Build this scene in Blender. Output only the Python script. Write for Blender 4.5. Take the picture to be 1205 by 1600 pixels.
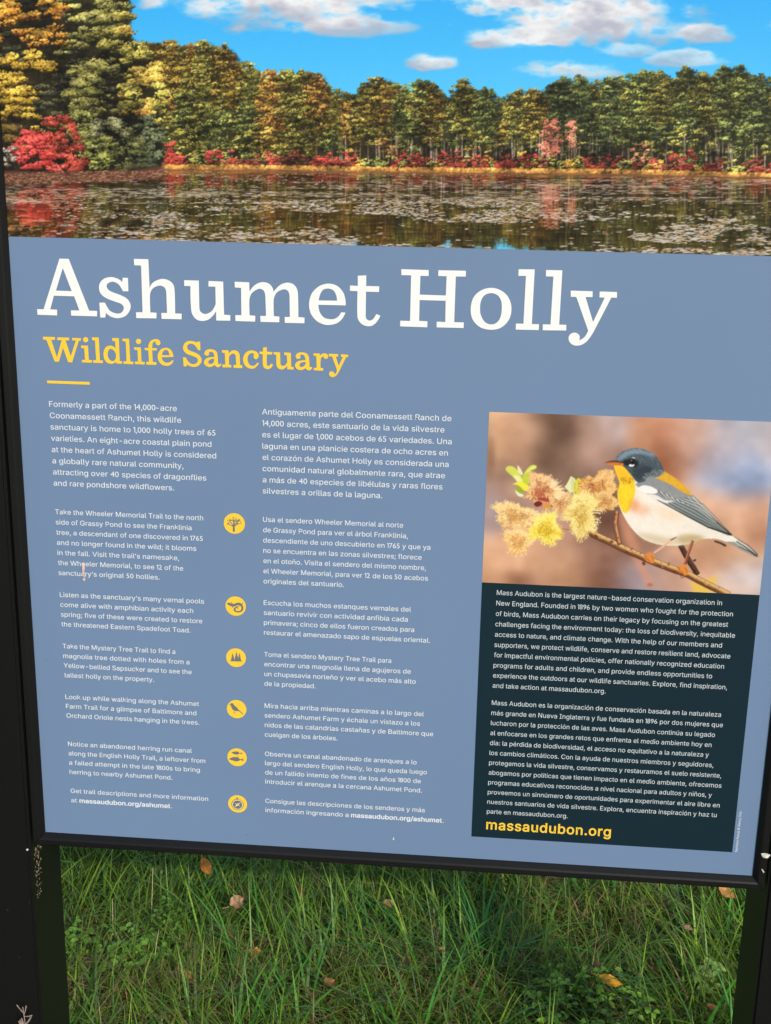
import bpy, math
import numpy as np
from mathutils import Matrix, Vector

scene = bpy.context.scene
for o in list(bpy.data.objects): bpy.data.objects.remove(o)
C = scene.collection

# ------------------------------------------------------------------ camera
EYE = 1.62                      # camera height, metres; the sign face is the plane y = 0
DIST = 1.5                      # camera to sign face
cd = bpy.data.cameras.new('camera'); cam = bpy.data.objects.new('camera', cd); C.objects.link(cam)
ROT = np.array([[0.99623283, -0.0186572, 0.08468798],
                [0.04150624, 0.96004251, -0.27675913],
                [-0.07614051, 0.27923161, 0.95720026]])   # rows: right, down, forward in (x, down, away)
wx = lambda v: Vector((v[0], v[2], -v[1]))
cr, cdn, cf = wx(ROT[0]), wx(ROT[1]), wx(ROT[2])
M = Matrix((cr, -cdn, -cf)).transposed().to_4x4(); M.translation = (0, -DIST, EYE)
cam.matrix_world = M
cd.sensor_fit = 'VERTICAL'; cd.sensor_height = 36.0; cd.lens = 45.0
cd.clip_start = 0.05; cd.clip_end = 2000
scene.camera = cam

# ------------------------------------------------------------------ light
SUN_EL = math.radians(30.5); SUN_AZ = math.radians(154)      # azimuth from +y towards +x: behind the viewer, to the right
world = bpy.data.worlds.new('World'); scene.world = world; world.use_nodes = True
nt = world.node_tree; nt.nodes.clear()
sky = nt.nodes.new('ShaderNodeTexSky'); sky.sky_type = 'NISHITA'; sky.sun_disc = False
sky.sun_elevation = SUN_EL; sky.sun_rotation = SUN_AZ; sky.altitude = 20; sky.air_density = 1.0; sky.dust_density = 1.2
bg = nt.nodes.new('ShaderNodeBackground'); bg.inputs[1].default_value = 0.15
wo = nt.nodes.new('ShaderNodeOutputWorld'); nt.links.new(sky.outputs[0], bg.inputs[0]); nt.links.new(bg.outputs[0], wo.inputs[0])
sl = bpy.data.lights.new('sun', 'SUN'); sl.energy = 2.0; sl.angle = math.radians(0.9); sl.color = (1.0, 0.95, 0.87)
so = bpy.data.objects.new('sun', sl); C.objects.link(so)
sd = Vector((math.sin(SUN_AZ) * math.cos(SUN_EL), math.cos(SUN_AZ) * math.cos(SUN_EL), math.sin(SUN_EL)))
so.rotation_euler = sd.to_track_quat('Z', 'Y').to_euler(); so.location = sd * 20
scene.view_settings.view_transform = 'Standard'; scene.view_settings.look = 'None'
scene.view_settings.exposure = 0.5; scene.view_settings.gamma = 1.0
scene.render.engine = 'CYCLES'; scene.cycles.max_bounces = 6; scene.cycles.use_denoising = True

# ------------------------------------------------------------------ helpers
def lin(c):
    c = np.asarray(c, float) / 255.0
    return np.where(c <= .04045, c / 12.92, ((c + .055) / 1.055) ** 2.4)
def mat(name, rgb=None, rough=.5, spec=.5, attr=None, noise=None, bump=None, trans=0.0, coat=0.0):
    m = bpy.data.materials.new(name); m.use_nodes = True; t = m.node_tree; N = t.nodes; L = t.links
    b = N['Principled BSDF']; b.inputs['Roughness'].default_value = rough; b.inputs['Specular IOR Level'].default_value = spec
    if coat: b.inputs['Coat Weight'].default_value = coat; b.inputs['Coat Roughness'].default_value = .15
    src = None
    if attr:
        a = N.new('ShaderNodeAttribute'); a.attribute_name = attr; src = a.outputs['Color']
    if rgb is not None:
        b.inputs['Base Color'].default_value = (*rgb, 1)
    if noise:
        sc, amt, lo, hi = noise
        tc = N.new('ShaderNodeTexCoord'); n = N.new('ShaderNodeTexNoise'); n.inputs['Scale'].default_value = sc; n.inputs['Detail'].default_value = 5
        L.new(tc.outputs['Object'], n.inputs['Vector'])
        r = N.new('ShaderNodeMapRange'); r.inputs[1].default_value = .3; r.inputs[2].default_value = .7; r.inputs[3].default_value = lo; r.inputs[4].default_value = hi
        L.new(n.outputs['Fac'], r.inputs[0])
        x = N.new('ShaderNodeMix'); x.data_type = 'RGBA'; x.blend_type = 'MULTIPLY'; x.inputs[0].default_value = amt
        if src is not None: L.new(src, x.inputs[6])
        else: x.inputs[6].default_value = (*rgb, 1)
        L.new(r.outputs[0], x.inputs[7]); src = x.outputs[2]
    if src is not None: L.new(src, b.inputs['Base Color'])
    if bump:
        sc, st = bump
        tc = N.new('ShaderNodeTexCoord'); n = N.new('ShaderNodeTexNoise'); n.inputs['Scale'].default_value = sc; n.inputs['Detail'].default_value = 4
        L.new(tc.outputs['Object'], n.inputs['Vector'])
        bp = N.new('ShaderNodeBump'); bp.inputs['Strength'].default_value = st; bp.inputs['Distance'].default_value = .001
        L.new(n.outputs['Fac'], bp.inputs['Height']); L.new(bp.outputs[0], b.inputs['Normal'])
    if trans:
        tr = N.new('ShaderNodeBsdfTranslucent'); ms = N.new('ShaderNodeMixShader'); ms.inputs[0].default_value = trans
        if src is not None: L.new(src, tr.inputs[0])
        elif rgb is not None: tr.inputs[0].default_value = (*rgb, 1)
        L.new(b.outputs[0], ms.inputs[1]); L.new(tr.outputs[0], ms.inputs[2]); L.new(ms.outputs[0], N['Material Output'].inputs[0])
    return m

def mesh_np(name, V, F, k, colors=None, smooth_=False):
    """mesh from vertex array V (n,3) and face array F (m,k)"""
    me = bpy.data.meshes.new(name); V = np.ascontiguousarray(V, np.float32); F = np.ascontiguousarray(F, np.int32)
    me.vertices.add(len(V)); me.vertices.foreach_set('co', V.ravel())
    me.loops.add(F.size); me.loops.foreach_set('vertex_index', F.ravel())
    me.polygons.add(len(F)); me.polygons.foreach_set('loop_start', np.arange(0, F.size, k, dtype=np.int32))
    me.polygons.foreach_set('use_smooth', np.full(len(F), bool(smooth_)))
    me.update(calc_edges=True)
    if colors is not None:
        ca = me.color_attributes.new('ink', 'FLOAT_COLOR', 'POINT')
        ca.data.foreach_set('color', np.c_[colors, np.ones(len(colors))].astype(np.float32).ravel())
    return me
def obj(name, me, m=None, parent=None, label=None, cat=None, group=None, kind=None):
    o = bpy.data.objects.new(name, me); C.objects.link(o)
    if m is not None: me.materials.append(m)
    if parent is not None: o.parent = parent
    tag(o, label, cat, group, kind); return o
def tag(o, label=None, cat=None, group=None, kind=None):
    if label: o['label'] = label
    if cat: o['category'] = cat
    if group: o['group'] = group
    if kind: o['kind'] = kind
def thing(name, label, cat, loc=(0, 0, 0), group=None):
    o = bpy.data.objects.new(name, None); C.objects.link(o); o.location = loc; o.empty_display_size = .05
    tag(o, label, cat, group); return o
# measurements taken off the photograph (pixels of the 1205 x 1600 frame) rectified onto the sign face: u right, v down, metres from eye level
FPX, CX, CY = 2000.0, 602.5, 800.0
def ray(px, py):
    d = np.stack([(np.asarray(px, float) - CX) / FPX, (np.asarray(py, float) - CY) / FPX, np.ones_like(np.asarray(px, float))], -1)
    return d @ ROT
def on_sign(p):
    p = np.asarray(p, float); d = ray(p[..., 0], p[..., 1]); return d[..., :2] / d[..., 2:] * DIST
def to_photo(uv):
    uv = np.asarray(uv, float); c = np.concatenate([uv, np.full(uv.shape[:-1] + (1,), DIST)], -1) @ ROT.T
    return np.stack([CX + FPX * c[..., 0] / c[..., 2], CY + FPX * c[..., 1] / c[..., 2]], -1)
def u_at(px, v):            # u of the point on sign row v seen in photo column px
    a = ROT[0] * FPX - ROT[2] * (px - CX); return -(a[1] * v + a[2] * DIST) / a[0]
def on_ground(px, py, z=0.0):
    d = ray(px, py); t = (EYE - z) / d[1]; return np.array((d[0] * t, d[2] * t - DIST, z))
# ------------------------------------------------------------------ lettering outlines (traced; ~ = smooth node, / = next contour), offset and scale to photo pixels
TITLE = [
 ('347,113 463,116 720,766 820,770 819,838 494,828 491,762 597,764 532,586 277,578 232,749 318,754 317,826 72,817 67,747 147,749/389,230 501,522 303,514', 50, 390, 8.0333),
 ('362,77 432,79 438,259 364,258 ~340,212 ~300,160 ~228,130 ~163,152 ~146,190 ~170,240 ~230,272 ~330,310 ~420,360 ~467,440 ~455,520 ~395,592 ~300,620 ~215,605 ~165,575 137,548 127,612 59,611 48,412 122,412 ~150,465 ~195,525 ~290,560 ~345,545 ~374,500 ~372,462 ~335,425 ~250,395 ~140,350 ~70,295 ~43,215 ~60,140 ~120,85 ~210,68 ~290,88 ~330,112 354,135', 150, 425, 8.607),
 ('511,-177 706,-172 723,215 ~760,150 ~830,108 ~905,92 ~985,115 ~1040,165 ~1058,240 1067,556 1155,560 1153,636 884,629 881,551 958,550 948,270 ~930,215 ~890,188 ~840,185 ~780,210 ~745,250 ~728,310 734,543 817,548 815,623 543,619 541,541 629,541 609,-87 517,-91', 150, 425, 8.607),
 ('48,77 186,80 191,330 ~200,370 ~230,392 ~265,392 ~310,365 ~335,325 345,300 342,138 277,136 278,84 415,90 424,402 483,406 482,458 350,456 349,368 ~320,410 ~280,445 ~230,460 ~175,452 ~135,415 ~115,360 107,132 49,131', 280, 425, 6.025),
 ('523,91 661,97 663,185 ~700,135 ~745,105 ~800,95 ~850,112 ~880,150 889,187 ~930,140 ~970,112 ~1025,100 ~1075,115 ~1108,155 ~1119,210 1123,424 1181,429 1180,482 996,478 994,423 1043,423 1040,225 ~1030,185 ~1005,165 ~975,165 ~930,185 ~905,215 ~891,260 893,415 945,420 943,473 767,469 765,413 819,413 812,225 ~800,180 ~775,160 ~745,160 ~700,185 ~675,215 ~662,265 665,407 718,412 716,467 531,461 530,406 587,406 584,150 525,145', 280, 425, 6.025),
 ('630,598 ~625,510 ~590,400 ~500,305 ~370,271 ~230,310 ~120,420 ~78,580 ~105,720 ~190,830 ~300,885 ~390,893 ~500,865 ~580,795 626,706 562,704 ~520,765 ~465,800 ~400,808 ~310,785 ~250,720 ~225,650 219,590/222,524 ~245,435 ~290,365 ~365,345 ~440,370 ~485,440 500,529', 475, 415, 9.64),
 ('812,153 939,145 938,307 1135,312 1131,397 935,392 931,765 ~945,805 ~985,827 ~1030,815 ~1065,775 1092,728 1152,754 ~1100,845 ~1035,900 ~960,912 ~880,885 ~825,825 ~806,760 808,384 694,380 695,300 813,305', 475, 415, 9.64),
 ('122,106 553,120 551,213 422,210 412,505 821,519 834,216 703,212 705,122 1136,131 1133,222 978,221 952,938 1103,941 1100,1029 676,1018 679,928 812,936 819,601 410,590 402,917 533,924 530,1017 104,1003 107,914 260,918 276,202 124,199', 615, 410, 10.042),
 ('~312,290 ~420,318 ~505,395 ~542,510 ~520,640 ~430,740 ~310,768 ~185,738 ~100,650 ~78,530 ~110,400 ~195,320/~312,350 ~385,375 ~425,440 ~432,530 ~415,630 ~370,690 ~305,707 ~240,680 ~195,605 ~184,530 ~195,440 ~235,375', 725, 410, 7.303),
 ('624,78 808,80 775,703 857,705 854,772 591,766 594,697 679,700 708,154 622,153', 725, 410, 7.303),
 ('937,86 1123,90 1087,710 1169,712 1166,777 899,773 901,706 988,708 1021,161 936,159', 725, 410, 7.303),
 ('150,178 585,191 583,305 444,304 592,802 825,318 720,313 724,196 1068,206 1065,320 955,317 650,905 ~570,1050 ~480,1170 ~390,1240 ~280,1268 ~180,1245 ~120,1180 ~108,1110 ~140,1045 ~205,1012 ~265,1018 ~315,1055 ~328,1100 318,1160 ~370,1140 ~430,1090 ~480,1010 497,972 261,302 152,301', 880, 440, 12.684)]
SUBTITLE = [
 ('85,92 302,98 300,150 235,150 337,462 420,155 340,152 342,103 556,108 555,158 490,158 583,440 676,160 608,158 610,114 766,118 762,165 728,165 608,552 537,550 445,290 370,543 296,540 147,148 86,143', 60, 518, 11.476),
 ('768,250 893,252 908,510 964,512 962,560 784,552 784,506 840,508 825,300 772,296', 60, 518, 11.476),
 ('962,104 1085,106 1108,516 1162,518 1158,566 985,560 985,512 1038,514 1018,160 966,156', 60, 518, 11.476),
 ('380,188 575,190 600,855 672,860 668,930 500,925 490,870 ~460,905 ~400,930 ~310,930 ~220,890 ~150,790 ~130,650 ~155,520 ~230,430 ~320,410 ~410,430 480,490 465,280 390,275/~340,500 ~420,540 ~475,620 ~490,690 ~475,800 ~420,850 ~350,845 ~290,790 ~255,690 ~260,590 ~290,525', 155, 518, 18.538),
 ('675,205 870,205 905,862 995,875 990,950 710,935 705,862 795,862 775,292 685,280', 155, 518, 18.538),
 ('75,395 250,400 262,755 345,765 340,828 97,815 95,752 178,755 160,465 85,460', 205, 518, 16.067),
 ('340,410 430,412 ~445,320 ~490,240 ~560,200 ~640,190 ~705,215 ~738,275 ~725,325 ~680,345 ~635,325 ~618,285 615,250 ~570,260 ~540,310 532,380 530,415 650,418 645,475 532,472 545,765 640,768 635,838 385,830 380,762 450,760 432,470 345,465', 205, 518, 16.067),
 ('1062,640 ~1050,550 ~1000,460 ~920,412 ~860,408 ~760,440 ~690,530 ~668,630 ~690,730 ~760,820 ~870,860 ~960,850 ~1030,800 1065,725 1035,712 ~990,760 ~930,780 ~870,780 ~800,730 770,645/775,590 ~800,510 ~860,462 ~930,490 965,595', 205, 518, 16.067),
 ('470,170 510,150 568,148 575,380 510,380 ~470,310 ~400,230 ~310,205 ~240,235 ~218,300 ~250,370 ~340,410 ~460,460 ~560,530 ~608,640 ~580,740 ~500,810 ~400,832 ~290,810 215,765 195,820 125,815 105,570 185,575 ~240,670 ~310,740 ~400,755 ~475,720 ~505,660 ~490,605 ~420,560 ~300,515 ~190,465 ~120,380 ~108,300 ~140,210 ~210,150 ~300,130 ~390,145', 280, 525, 17.214),
 ('~850,355 ~960,380 ~1020,440 ~1035,520 1048,720 ~1060,755 ~1090,760 1115,735 1140,745 ~1120,800 ~1060,840 ~1000,825 960,775 ~900,815 ~820,835 ~730,805 ~670,730 ~690,650 ~760,590 ~850,570 945,562 ~940,500 ~915,445 ~860,425 800,440 ~810,480 ~790,520 ~745,530 ~700,510 ~682,465 ~710,400 ~780,362/945,615 ~870,620 ~810,650 ~785,700 ~810,745 ~870,750 ~925,715 942,665', 280, 525, 17.214),
 ('105,180 260,185 268,270 ~310,215 ~370,188 ~430,190 ~490,225 ~520,290 530,528 588,540 583,605 380,598 378,528 440,528 432,330 ~415,285 ~375,262 ~330,275 ~290,310 272,350 273,525 328,530 326,590 118,585 118,520 182,522 175,250 112,242', 340, 535, 15.0625),
 ('980,485 ~930,560 ~860,610 ~790,618 ~700,590 ~630,510 ~602,400 ~630,290 ~710,210 ~800,188 ~890,205 ~950,250 ~970,315 ~950,370 ~910,395 ~865,375 ~848,330 ~860,280 850,258 ~790,255 ~730,300 ~708,390 ~725,470 ~770,535 ~840,550 ~890,530 935,475', 340, 535, 15.0625),
 ('170,118 258,112 258,215 385,228 380,285 256,282 258,510 ~270,545 ~305,550 ~335,530 355,497 405,520 ~370,585 ~310,625 ~260,628 ~200,600 ~168,540 162,275 85,270 88,215 165,217', 400, 535, 15.0625),
 ('415,228 570,235 578,480 ~590,530 ~630,550 ~680,540 ~720,500 738,460 728,300 668,295 668,235 825,245 832,575 890,580 885,640 738,632 735,545 ~690,600 ~630,635 ~570,632 ~510,590 ~485,520 480,290 420,285', 400, 535, 15.0625),
 ('~220,133 ~300,150 ~345,200 ~358,260 365,405 ~380,425 400,418 418,425 ~410,460 ~360,490 ~320,480 285,445 ~240,475 ~185,485 ~120,465 ~78,400 ~95,345 ~150,305 ~220,292 285,288 ~275,230 ~250,190 ~215,178 178,190 ~185,235 ~160,262 ~120,260 ~95,235 ~90,205 ~115,160 ~165,137/288,325 ~235,328 ~190,345 ~165,385 ~180,420 ~220,422 ~262,400 285,365', 455, 540, 12.684),
 ('445,152 570,155 575,200 ~610,165 ~660,152 ~710,165 ~738,205 ~725,245 ~690,265 ~655,250 ~640,215 ~600,240 ~585,300 583,440 640,448 635,498 450,490 450,440 508,440 500,205 447,202', 455, 540, 12.684),
 ('748,160 935,168 930,218 885,218 945,400 1025,225 985,222 990,172 1132,180 1130,228 1092,228 ~1000,410 ~940,530 ~885,600 ~830,625 ~780,610 ~752,570 ~770,520 ~810,508 ~850,530 860,560 ~890,545 905,500 908,475 812,215 750,212', 455, 540, 12.684)]
# text blocks: photo offset x, y, scale, offset of the right ends, column u, letter size, ink, rows 'text; left; baseline; right end'
def text_blocks():
    a, b, c = 4.0167, 3.7656, 5.4773
    A, B, Cc = -.5343, -.2710, .0208
    return [
 (60, 610, a, 60, A, .0096, PALE, ['''Formerly a part of the 14,000-acre;67;100;870
Coonamessett Ranch, this wildlife;70;173;897
sanctuary is home to 1,000 holly trees of 65;76;245;1113
varieties. An eight-acre coastal plain pond;80;316;1087
at the heart of Ashumet Holly is considered;84;387;1117
a globally rare natural community,;88;457;912
attracting over 40 species of dragonflies;92;527;1055
and rare pondshore wildflowers.;96;596;853''']),
 (60, 780, a, 60, A, .0088, PALE, ['''Take the Wheeler Memorial Trail to the north;107;93;1035
side of Grassy Pond to see the Franklinia;111;157;962
tree, a descendant of one discovered in 1765;115;222;1033
and no longer found in the wild; it blooms;119;285;992
in the fall. Visit the trail’s namesake,;123;349;884
the Wheeler Memorial, to see 12 of the;126;412;910
sanctuary’s original 50 hollies.;130;475;762''']),
 (60, 910, a, 60, A, .0088, PALE, ['''Listen as the sanctuary’s many vernal pools;138;90;1041
come alive with amphibian activity each;140;152;973
spring; five of these were created to restore;144;213;1030
the threatened Eastern Spadefoot Toad.;148;275;955''', '''Take the Mystery Tree Trail to find a;153;412;860
magnolia tree dotted with holes from a;160;474;949
Yellow-bellied Sapsucker and to see the;162;534;963
tallest holly on the property.;166;594;727''']),
 (80, 1070, a, 80, A, .0088, PALE, ['''Look up while walking along the Ashumet;95;88;929
Farm Trail for a glimpse of Baltimore and;97;146;912
Orchard Oriole nests hanging in the trees.;99;205;931''', '''Notice an abandoned herring run canal;110;383;884
along the English Holly Trail, a leftover from;111;441;968
a failed attempt in the late 1800s to bring;115;500;934
herring to nearby Ashumet Pond.;118;558;761''', '''Get trail descriptions and more information;127;677;986
at |massaudubon.org/ashumet|.;130;736;760''']),
 (400, 620, b, 400, B, .0096, PALE, ['''Antiguamente parte del Coonamessett Ranch de;36;103;1150
14,000 acres, este santuario de la vida silvestre;37;170;1109
es el lugar de 1,000 acebos de 65 variedades. Una;38;237;1151
laguna en una planicie costera de ocho acres en;40;304;1129
el corazón de Ashumet Holly es considerada una;39;371;1133
comunidad natural globalmente rara, que atrae;40;437;1112
a más de 40 especies de libélulas y raras flores;40;502;1097
silvestres a orillas de la laguna.;42;568;743''']),
 (400, 790, b, 400, B, .0088, PALE, ['''Usa el sendero Wheeler Memorial al norte;43;95;866
de Grassy Pond para ver el árbol Franklinia,;44;155;894
descendiente de uno descubierto en 1765 y que ya;44;216;1026
no se encuentra en las zonas silvestres; florece;46;277;975
en el otoño. Visita el sendero del mismo nombre,;45;337;1000
el Wheeler Memorial, para ver 12 de los 50 acebos;45;397;1012
originales del santuario.;45;457;518''']),
 (400, 920, b, 400, B, .0088, PALE, ['''Escucha los muchos estanques vernales del;48;94;912
santuario revivir con actividad anfibia cada;47;152;893
primavera; cinco de ellos fueron creados para;48;211;931
restaurar el amenazado sapo de espuelas oriental.;48;269;1024''', '''Toma el sendero Mystery Tree Trail para;46;398;796
encontrar una magnolia llena de agujeros de;48;454;911
un chupasavia norteño y ver el acebo más alto;50;513;940
de la propiedad.;50;569;351''']),
 (400, 1080, b, 400, B, .0088, PALE, ['''Mira hacia arriba mientras caminas a lo largo del;51;97;988
sendero Ashumet Farm y échale un vistazo a los;49;153;965
nidos de las calandrias castañas y de Baltimore que;51;209;1043
cuelgan de los árboles.;50;266;480''', '''Observa un canal abandonado de arenques a lo;50;379;945
largo del sendero English Holly, lo que queda luego;52;435;1005
de un fallido intento de fines de los años 1800 de;51;488;970
introducir el arenque a la cercana Ashumet Pond.;53;542;976''', '''Consigue las descripciones de los senderos y más;55;656;994
información ingresando a |massaudubon.org/ashumet|.;57;710;1105''']),
 (740, 905, c, 950, Cc, .0088, PALE, ['''Mass Audubon is the largest nature-based conservation organization in;197;133;975
New England. Founded in 1896 by two women who fought for the protection;194;223;1068
of birds, Mass Audubon carries on their legacy by focusing on the greatest;189;312;1026
challenges facing the environment today: the loss of biodiversity, inequitable;185;400;1086
access to nature, and climate change. With the help of our members and;181;490;974
supporters, we protect wildlife, conserve and restore resilient land, advocate;177;578;1046
for impactful environmental policies, offer nationally recognized education;175;666;992
programs for adults and children, and provide endless opportunities to;171;757;890
experience the outdoors at our wildlife sanctuaries. Explore, find inspiration,;165;839;1018
and take action at massaudubon.org.;162;926;1130L''']),
 (740, 1080, c, 950, Cc, .0088, PALE, ['''Mass Audubon es la organización de conservación basada en la naturaleza;157;118;966
más grande en Nueva Inglaterra y fue fundada en 1896 por dos mujeres que;153;203;982
lucharon por la protección de las aves. Mass Audubon continúa su legado;149;287;914
al enfocarse en los grandes retos que enfrenta el medio ambiente hoy en;144;372;885
día: la pérdida de biodiversidad, el acceso no equitativo a la naturaleza y;140;457;862
los cambios climáticos. Con la ayuda de nuestros miembros y seguidores,;137;543;901
protegemos la vida silvestre, conservamos y restauramos el suelo resistente,;133;629;968
abogamos por políticas que tienen impacto en el medio ambiente, ofrecemos;129;711;970
programas educativos reconocidos a nivel nacional para adultos y niños, y;125;798;888
proveemos un sinnúmero de oportunidades para experimentar el aire libre en;121;879;954
nuestros santuarios de vida silvestre. Explora, encuentra inspiración y haz tu;119;961;929
parte en massaudubon.org.;115;1045;805L'''])]
def smooth(spec, kx=0, ky=0, s=1.0, n=6):
    """'x,y ~x,y ...' -> outline; ~ marks a point the curve runs smoothly through; result (raw/s + k)"""
    P = []; F = []
    for w in spec.split():
        f = w[0] == '~'; a, b = w.lstrip('~').split(',')
        P.append((float(a) / s + kx, float(b) / s + ky)); F.append(f)
    P = np.array(P); N = len(P); out = []
    def tan(i):
        d = P[(i + 1) % N] - P[i - 1]; return d / (np.hypot(*d) + 1e-9)
    for i in range(N):
        j = (i + 1) % N; a, b = P[i], P[j]
        if not (F[i] or F[j]): out.append(a); continue
        ch = b - a; L = np.hypot(*ch)
        ma = tan(i) * L if F[i] else None
        mb = tan(j) * L if F[j] else None
        if ma is None: ma = 1.5 * ch - .5 * mb
        if mb is None: mb = 1.5 * ch - .5 * ma
        for k in range(n):
            t = k / n; t2, t3 = t * t, t * t * t
            out.append(a * (2 * t3 - 3 * t2 + 1) + ma * (t3 - 2 * t2 + t) + b * (3 * t2 - 2 * t3) + mb * (t3 - t2))
    return np.array(out)

def paint_bird():
    rs = np.random.RandomState(5)
    c = Canvas(730, 630, 1232, 948, 1.3, (205, 155, 125))
    Q = lambda x, y: (740 + x / 2.591, 630 + y / 2.591)
    X = ((np.arange(c.w) + .5) / c.S + c.x0)[None, :]; Y = ((np.arange(c.h) + .5) / c.S + c.y0)[:, None]
    # soft background
    num = np.zeros((c.h, c.w, 3), np.float32); den = np.zeros((c.h, c.w), np.float32) + 1e-6
    for (x, y, rx, ry, col) in ((100, 90, 130, 110, (232, 178, 134)), (330, 110, 95, 150, (104, 76, 60)), (190, 130, 60, 120, (190, 140, 108)), (350, 230, 80, 90, (120, 88, 70)), (470, 140, 70, 90, (202, 160, 138)), (565, 90, 70, 60, (192, 170, 168)),
            (690, 90, 60, 90, (214, 150, 110)), (770, 150, 60, 110, (178, 104, 66)), (870, 140, 110, 90, (208, 160, 138)), (1090, 90, 110, 60, (180, 182, 196)), (1090, 300, 100, 80, (150, 174, 214)), (1010, 200, 80, 80, (176, 172, 190)), (1190, 130, 40, 90, (198, 188, 194)),
            (1060, 440, 160, 70, (226, 170, 134)), (1150, 500, 45, 60, (160, 104, 72)), (1040, 620, 130, 60, (204, 150, 112)), (1110, 690, 90, 60, (190, 184, 190)), (1060, 760, 90, 40, (208, 172, 152)), (1150, 740, 40, 50, (206, 198, 200)),
            (540, 640, 110, 140, (120, 76, 58)), (480, 540, 90, 60, (132, 92, 72)), (530, 320, 60, 110, (132, 98, 84)), (560, 420, 40, 60, (116, 82, 66)), (290, 640, 120, 90, (194, 142, 106)), (110, 640, 110, 80, (226, 168, 124)), (190, 720, 60, 34, (128, 76, 54)), (80, 740, 60, 40, (206, 150, 112)), (370, 720, 70, 60, (190, 136, 96)),
            (380, 500, 80, 50, (216, 164, 138)), (75, 430, 40, 80, (172, 150, 150)), (68, 210, 16, 60, (150, 106, 80)), (160, 330, 90, 80, (176, 136, 116)), (660, 700, 70, 60, (172, 166, 184)), (780, 680, 90, 60, (200, 154, 132)), (640, 560, 50, 60, (190, 140, 112)), (900, 620, 80, 60, (214, 156, 118))):
        px, py = Q(x, y); rx /= 2.591; ry /= 2.591
        w = np.exp(-.9 * (((X - px) / rx) ** 2 + ((Y - py) / ry) ** 2)) + 4e-4 / (1 + ((X - px) ** 2 + (Y - py) ** 2) / 900)
        num += w[..., None] * np.array(col, np.float32); den += w
    c.a = num / den[..., None]
    c.a += (c.a.mean(2, keepdims=True) - c.a) * .08 + (np.array((196, 152, 132)) - c.a) * .10 + ((fbm(c.w, c.h, 70, 60, rs, 3) - .5) * 70)[..., None] * np.array((1, .92, .85))
    q = lambda s, n=6: smooth(s, 740, 630, 2.591, n)
    # out-of-focus stem and leaf
    c.line([Q(600, 440), Q(630, 540), Q(675, 650), Q(718, 738)], 18, 13, (224, 152, 120), .6, 3.6)
    c.stroke(*Q(714, 735), 6, 4, (190, 96, 66), 0, .7, 1)
    c.poly(q('880,725 ~930,715 990,700 ~975,740 965,772 890,772'), (236, 196, 76), .85, 2.2)
    def branch(pts, w, lo, hi, k):
        p = np.array([Q(*a) for a in pts]); t = np.linspace(0, 1, 40); tt = np.linspace(0, 1, len(p))
        pp = np.c_[np.interp(t, tt, p[:, 0]), np.interp(t, tt, p[:, 1])]
        pp[1:-1] = (pp[:-2] + pp[1:-1] * 2 + pp[2:]) / 4
        pp[:, 1] += np.convolve(rs.rand(46) - .5, np.ones(5) / 5, 'valid')[:40] * 2.2
        c.line(pp + (0, .8), w * 1.04, w * 1.04, mix(lo, (20, 14, 10), .35)); c.line(pp, w * .84, w * .84, lo)
        c.line(pp - (-.2, w * .16), w * .5, w * .5, mix(lo, hi, .7)); c.line(pp - (-.3, w * .26), w * .22, w * .22, hi)
        for a in range(k):
            i = rs.randint(40); o = rs.uniform(-.45, .45) * w
            c.stroke(pp[i][0] + o * .3, pp[i][1] + o, rs.uniform(.8, 2.4), rs.uniform(.5, 1.0), (58, 34, 20) if rs.rand() < .6 else hi, .4, .6)
    branch([(838, 572), (852, 600), (878, 645), (908, 692)], 8.2, (62, 36, 30), (98, 64, 50), 14)
    for (x, y) in ((845, 590), (895, 636), (868, 622)): c.stroke(*Q(x, y), 3.2, 1.8, (66, 38, 30), -.5)
    branch([(455, 512), (520, 545), (570, 568), (640, 602), (720, 636), (800, 668), (870, 690), (940, 728), (1035, 775)], 10.6, (124, 76, 46), (232, 186, 120), 60)
    branch([(592, 572), (582, 530), (574, 490), (580, 440)], 7.2, (134, 78, 52), (212, 150, 100), 30)
    for (x, y, a) in ((497, 538, .8), (560, 560, .5), (622, 606, 1.2), (640, 590, -.9), (690, 648, 1), (752, 660, .9), (812, 684, .9), (790, 650, -1)): c.stroke(*Q(x, y), 3.4, 1.9, (96, 54, 32) if a > 0 else (150, 100, 62), a)
    branch([(285, 372), (320, 405), (362, 434)], 8, (96, 50, 36), (150, 92, 62), 8)
    c.line([Q(350, 508), Q(470, 522)], 1.8, 2.6, (168, 116, 72), .9)
    K = lambda x, y: (760 + x / 6.025, 710 + y / 6.025)
    k1 = lambda s: smooth(s, 760, 710, 6.025)
    # leaves
    c.poly(k1('180,140 ~205,110 ~260,120 ~310,175 ~350,250 350,275 300,265 ~250,210 ~200,165'), (214, 220, 92)); c.poly(k1('250,200 ~300,200 345,265 295,262'), (244, 240, 178), .8, .6)
    c.poly(k1('340,205 ~380,140 ~430,100 ~475,118 425,150 ~432,230 390,285 345,260'), (196, 206, 66)); c.poly(k1('350,195 ~400,135 ~440,105 ~470,118 ~410,150'), (238, 236, 150), .8, .5)
    c.poly(k1('292,100 ~320,130 345,180 335,200 295,165'), (240, 226, 176))
    c.poly(k1('243,280 ~320,258 ~390,290 420,350 ~360,340 ~300,292'), (240, 232, 60)); c.poly(k1('270,315 ~310,300 ~345,340 350,360 ~330,375 ~285,350'), (160, 168, 60)); c.poly(k1('268,330 ~310,362 350,378 348,398 ~300,390'), (232, 236, 190))
    c.poly(k1('795,205 ~838,235 ~845,290 825,350 790,365 ~760,330 735,305 757,280'), (232, 230, 176)); c.poly(k1('795,215 ~835,250 825,335 800,350'), (206, 212, 130), .8, .8)
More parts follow.
